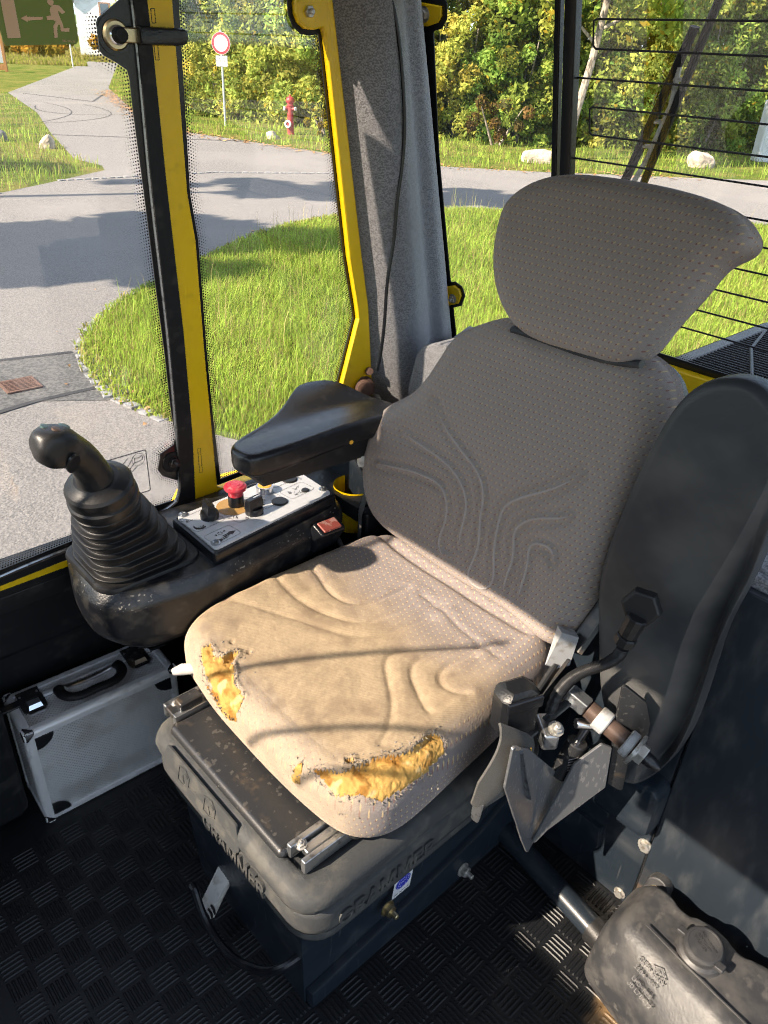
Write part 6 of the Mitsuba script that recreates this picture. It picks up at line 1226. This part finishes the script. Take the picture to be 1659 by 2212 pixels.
# --- rocks
def rock(label, x, y, s, mat, seed, yaw=0, n=22):
    r = np.random.default_rng(seed); d = r.normal(0, 1, (n, 3)); d /= ((np.abs(d) ** 5).sum(1, keepdims=True)) ** .2
    h_ = hull(np.vstack([d * np.asarray(s) * r.uniform(.85, 1.0, (n, 1)), [[-s[0] * .8, 0, -s[2] * .5], [s[0] * .8, 0, -s[2] * .5], [0, s[1] * .8, -s[2] * .5], [0, -s[1] * .8, -s[2] * .5]]]))
    mm = m3.Manifold(m3.Mesh(np.asarray(h_.vertices, np.float32), np.asarray(h_.faces, np.uint32))).refine_to_length(.07).to_mesh()
    m = trimesh.Trimesh(mm.vert_properties[:, :3], mm.tri_verts, process=True); trimesh.smoothing.filter_taubin(m, .5, -.52, 3); v = np.array(m.vertices)
    v = v + m.vertex_normals * (.09 * (meshkit.fbm(v * 7 + seed, 4, seed) - .5))[:, None]
    c, s_ = math.cos(yaw), math.sin(yaw)
    v = np.c_[v[:, 0] * c - v[:, 1] * s_, v[:, 0] * s_ + v[:, 1] * c, v[:, 2]] + [x, y, .30 * s[2]]
    vv = np.c_[v[:, 0] * math.cos(TH) + v[:, 1] * math.sin(TH), -v[:, 0] * math.sin(TH) + v[:, 1] * math.cos(TH), v[:, 2] + GZ]
    solo('rock', trimesh.Trimesh(vv, m.faces, process=False), mat, label, 'rock', 24)
rock('squared sandy boulder on the verge left of the window divider', 4.15, 25.4, (.60, .38, .30), 'm_rock', 3)
rock('pale angular boulder on the verge right of the wiper', 9.25, 26.4, (.48, .36, .42), 'm_rock', 21, .4, 20)
rock('white boulder on the grass left of the hydrant', -4.25, 28.1, (.32, .24, .26), 'm_rock', 5, .5, 14)
rock('grey boulder at the front of the left verge', -8.9, 17.9, (.36, .28, .28), 'm_rockgrey', 7, .2, 14)
rock('small white stone on the left verge', -9.6, 22.6, (.24, .18, .30), 'm_rock', 11)
rock('flat brown stone on the left verge beside the white stone', -11.6, 23.6, (.50, .30, .28), 'm_rockgrey', 13)

# --- road sign
SF = lambda x, y, z, yaw=0: frame(site(x, y, z), site_dir(math.cos(yaw), math.sin(yaw)), (0, 0, 1))
sgn = thing('road_sign', 'round white road sign with red rim and small plate on a steel post', 'sign')
sx, sy = -6.64, 31.63
part(sgn, 'post', tube([site(sx, sy + .05, -.1), site(sx, sy + .05, 3.02)], .042, 12), 'm_galv', 30)
SG = SF(sx, sy, 2.62, -.15)
disc = part(sgn, 'disc', tf(prism2(Point(0, 0).buffer(.345, 32), -.012, 0), SG), 'm_white', False)
part(disc, 'red_rim', tf(prism2(Point(0, 0).buffer(.335, 32).difference(Point(0, 0).buffer(.255, 32)), 0.001, .004), SG), 'm_red', False)
plt_ = part(sgn, 'text_plate', tf(prism2(shapely.box(-.22, -.72, .22, -.37).buffer(-.02).buffer(.02), -.010, 0), SG), 'm_white', False)
part(plt_, 'border', tf(prism2(shapely.box(-.215, -.715, .215, -.375).difference(shapely.box(-.203, -.703, .203, -.387)), .001, .003), SG), 'm_ink', False)
part(plt_, 'lettering', cat([text(s_, .055, SG @ frame((-w_ / 2, z, .001), (1, 0, 0), (0, 1, 0)), .003, False, w_) for s_, w_, z in (('Land- und', .26, -.475), ('forstw. Verkehr', .37, -.565), ('frei', .11, -.655))]), 'm_ink', False)
# --- hydrant
hy = thing('fire_hydrant', 'red pillar fire hydrant with white caps on the grass', 'hydrant')
hx_, hy_ = -3.98, 29.85; HO = site(hx_, hy_, 0)
part(hy, 'column', lathe([(.13, -.1), (.13, .03), (.115, .05), (.115, .34), (.125, .35), (.125, .38), (.105, .40), (.105, .86), (.125, .88), (.125, .905), (.10, .92), (.10, .97)], HO, (0, 0, 1), 24), 'm_hydrant', 30)
part(hy, 'bonnet', lathe([(.10, .96), (.135, .985), (.15, 1.03), (.15, 1.07), (.12, 1.13), (.06, 1.165), (.04, 1.17), (.035, 1.22), (0, 1.23)], HO, (0, 0, 1), 24), 'm_hydrant', 30)
for s_ in (-1, 1):
    b_ = site_dir(s_ * .9, -.42); part(hy, 'side_outlet', cyl(HO + V(0, 0, .80) + b_ * .07, HO + V(0, 0, .80) + b_ * .19, .055, 16), 'm_hydrant', 30)
    part(hy, 'white_cap', cyl(HO + V(0, 0, .80) + b_ * .19, HO + V(0, 0, .80) + b_ * .235, .066, 16, bev=.008), 'm_white', 30)
b_ = site_dir(-.35, -.94)
part(hy, 'front_outlet', cyl(HO + V(0, 0, .33) + b_ * .08, HO + V(0, 0, .33) + b_ * .18, .095, 20), 'm_hydrant', 30)
part(hy, 'white_ring', lathe([(.06, 0), (.125, 0), (.13, .03), (.11, .05), (.07, .05), (.06, .02)], HO + V(0, 0, .33) + b_ * .17, b_, 24), 'm_white', 30)
# --- utility box at the right edge, notice board at the left edge
ub = thing('utility_box', 'white utility box on the verge at the right edge', 'box')
part(ub, 'body', tf(box(-.45, .9, 0, 1.85, -.5, 0, .03), SF(12.45, 28.9, 0, .1)), 'm_white', 30)
part(ub, 'door', tf(box(-.38, .83, .18, 1.72, .0, .02, .008), SF(12.45, 28.9, 0, .1)), 'm_render', 30)
nb = thing('notice_board', 'grey wooden notice board beside the far road at the left edge', 'board')
part(nb, 'panel', tf(box(-1.2, .75, .55, 2.6, -.05, .05, .02), SF(-30.4, 64.5, 0, .2)), 'm_galv', 30); part(nb, 'lower_panel', tf(box(-1.2, .75, .1, .5, -.05, .05, .02), SF(-30.4, 64.5, 0, .2)), 'm_wood', 30)
part(nb, 'post', tf(box(.75, .95, 0, 2.9, -.09, .09, .02), SF(-30.4, 64.5, 0, .2)), 'm_wood', 30)
fpst = solo('marker_post', tube([site(-30.6, 80.5, 0), site(-30.6, 80.5, 2.6)], .06, 8), 'm_white', 'thin white marker post beside the far road', 'post')
# --- white house beyond the meadow
hs_ = thing('white_house', 'white rendered house with grey roof beyond the meadow', 'house')
HFx = SF(-34.0, 118, 0, .25)
part(hs_, 'wall', tf(box(-9, 4.6, 0, 6.4, -9, 0), HFx), 'm_render', False)
part(hs_, 'wall', tf(prism2(Polygon([(-9, 6.4), (4.6, 6.4), (-2.2, 11.2)]), -9, 0), HFx), 'm_render', False)
part(hs_, 'roof', cat([tf(hull([V(-9.6, 6.0, z) for z in (.5, -9.5)] + [V(-2.2, 11.3, z) for z in (.5, -9.5)] + [V(-9.6, 6.25, z) for z in (.5, -9.5)] + [V(-2.2, 11.6, z) for z in (.5, -9.5)]), HFx), tf(hull([V(5.2, 6.0, z) for z in (.5, -9.5)] + [V(-2.2, 11.3, z) for z in (.5, -9.5)] + [V(5.2, 6.25, z) for z in (.5, -9.5)] + [V(-2.2, 11.6, z) for z in (.5, -9.5)]), HFx)]), 'm_rooftile', False)
for wx, wz in ((-1.6, 5.2), (-5.4, 5.2), (-5.4, 2.0), (2.4, 2.0)):
    wn = part(hs_, 'window', tf(box(wx - .7, wx + .7, wz - 1.0, wz + 1.0, -.05, .06), HFx), 'm_wood', False)
    part(wn, 'pane', tf(box(wx - .5, wx + .5, wz - .72, wz + .85, .06, .075), HFx), 'm_pane', False)
for k, (x, y, rx, h, c, lab) in enumerate(((-26.5, 104, 2.6, 4.2, G4, 'dark round shrub in front of the white house'), (-44, 106, 5.0, 2.6, (.36, .19, .03), 'low orange autumn hedge left of the white house'), (-35, 108, 4.0, 2.4, (.36, .19, .03), 'low orange autumn hedge before the white house'), (-21, 92, 4.0, 9, G2, 'tall green tree right of the white house'), (-16, 74, 3.5, 8.5, G1, 'tall light green tree behind the yellow post'), (-60, 120, 9, 9, G2, 'broad green tree left of the white house'), (-52, 140, 9, 12, G2, 'tall tree behind the white house'))):
    bush('far_bush', lab, 'bush' if h < 5 else 'tree', x, y, rx, h, 3000, .30, c, 600 + k, None, 3, .3)
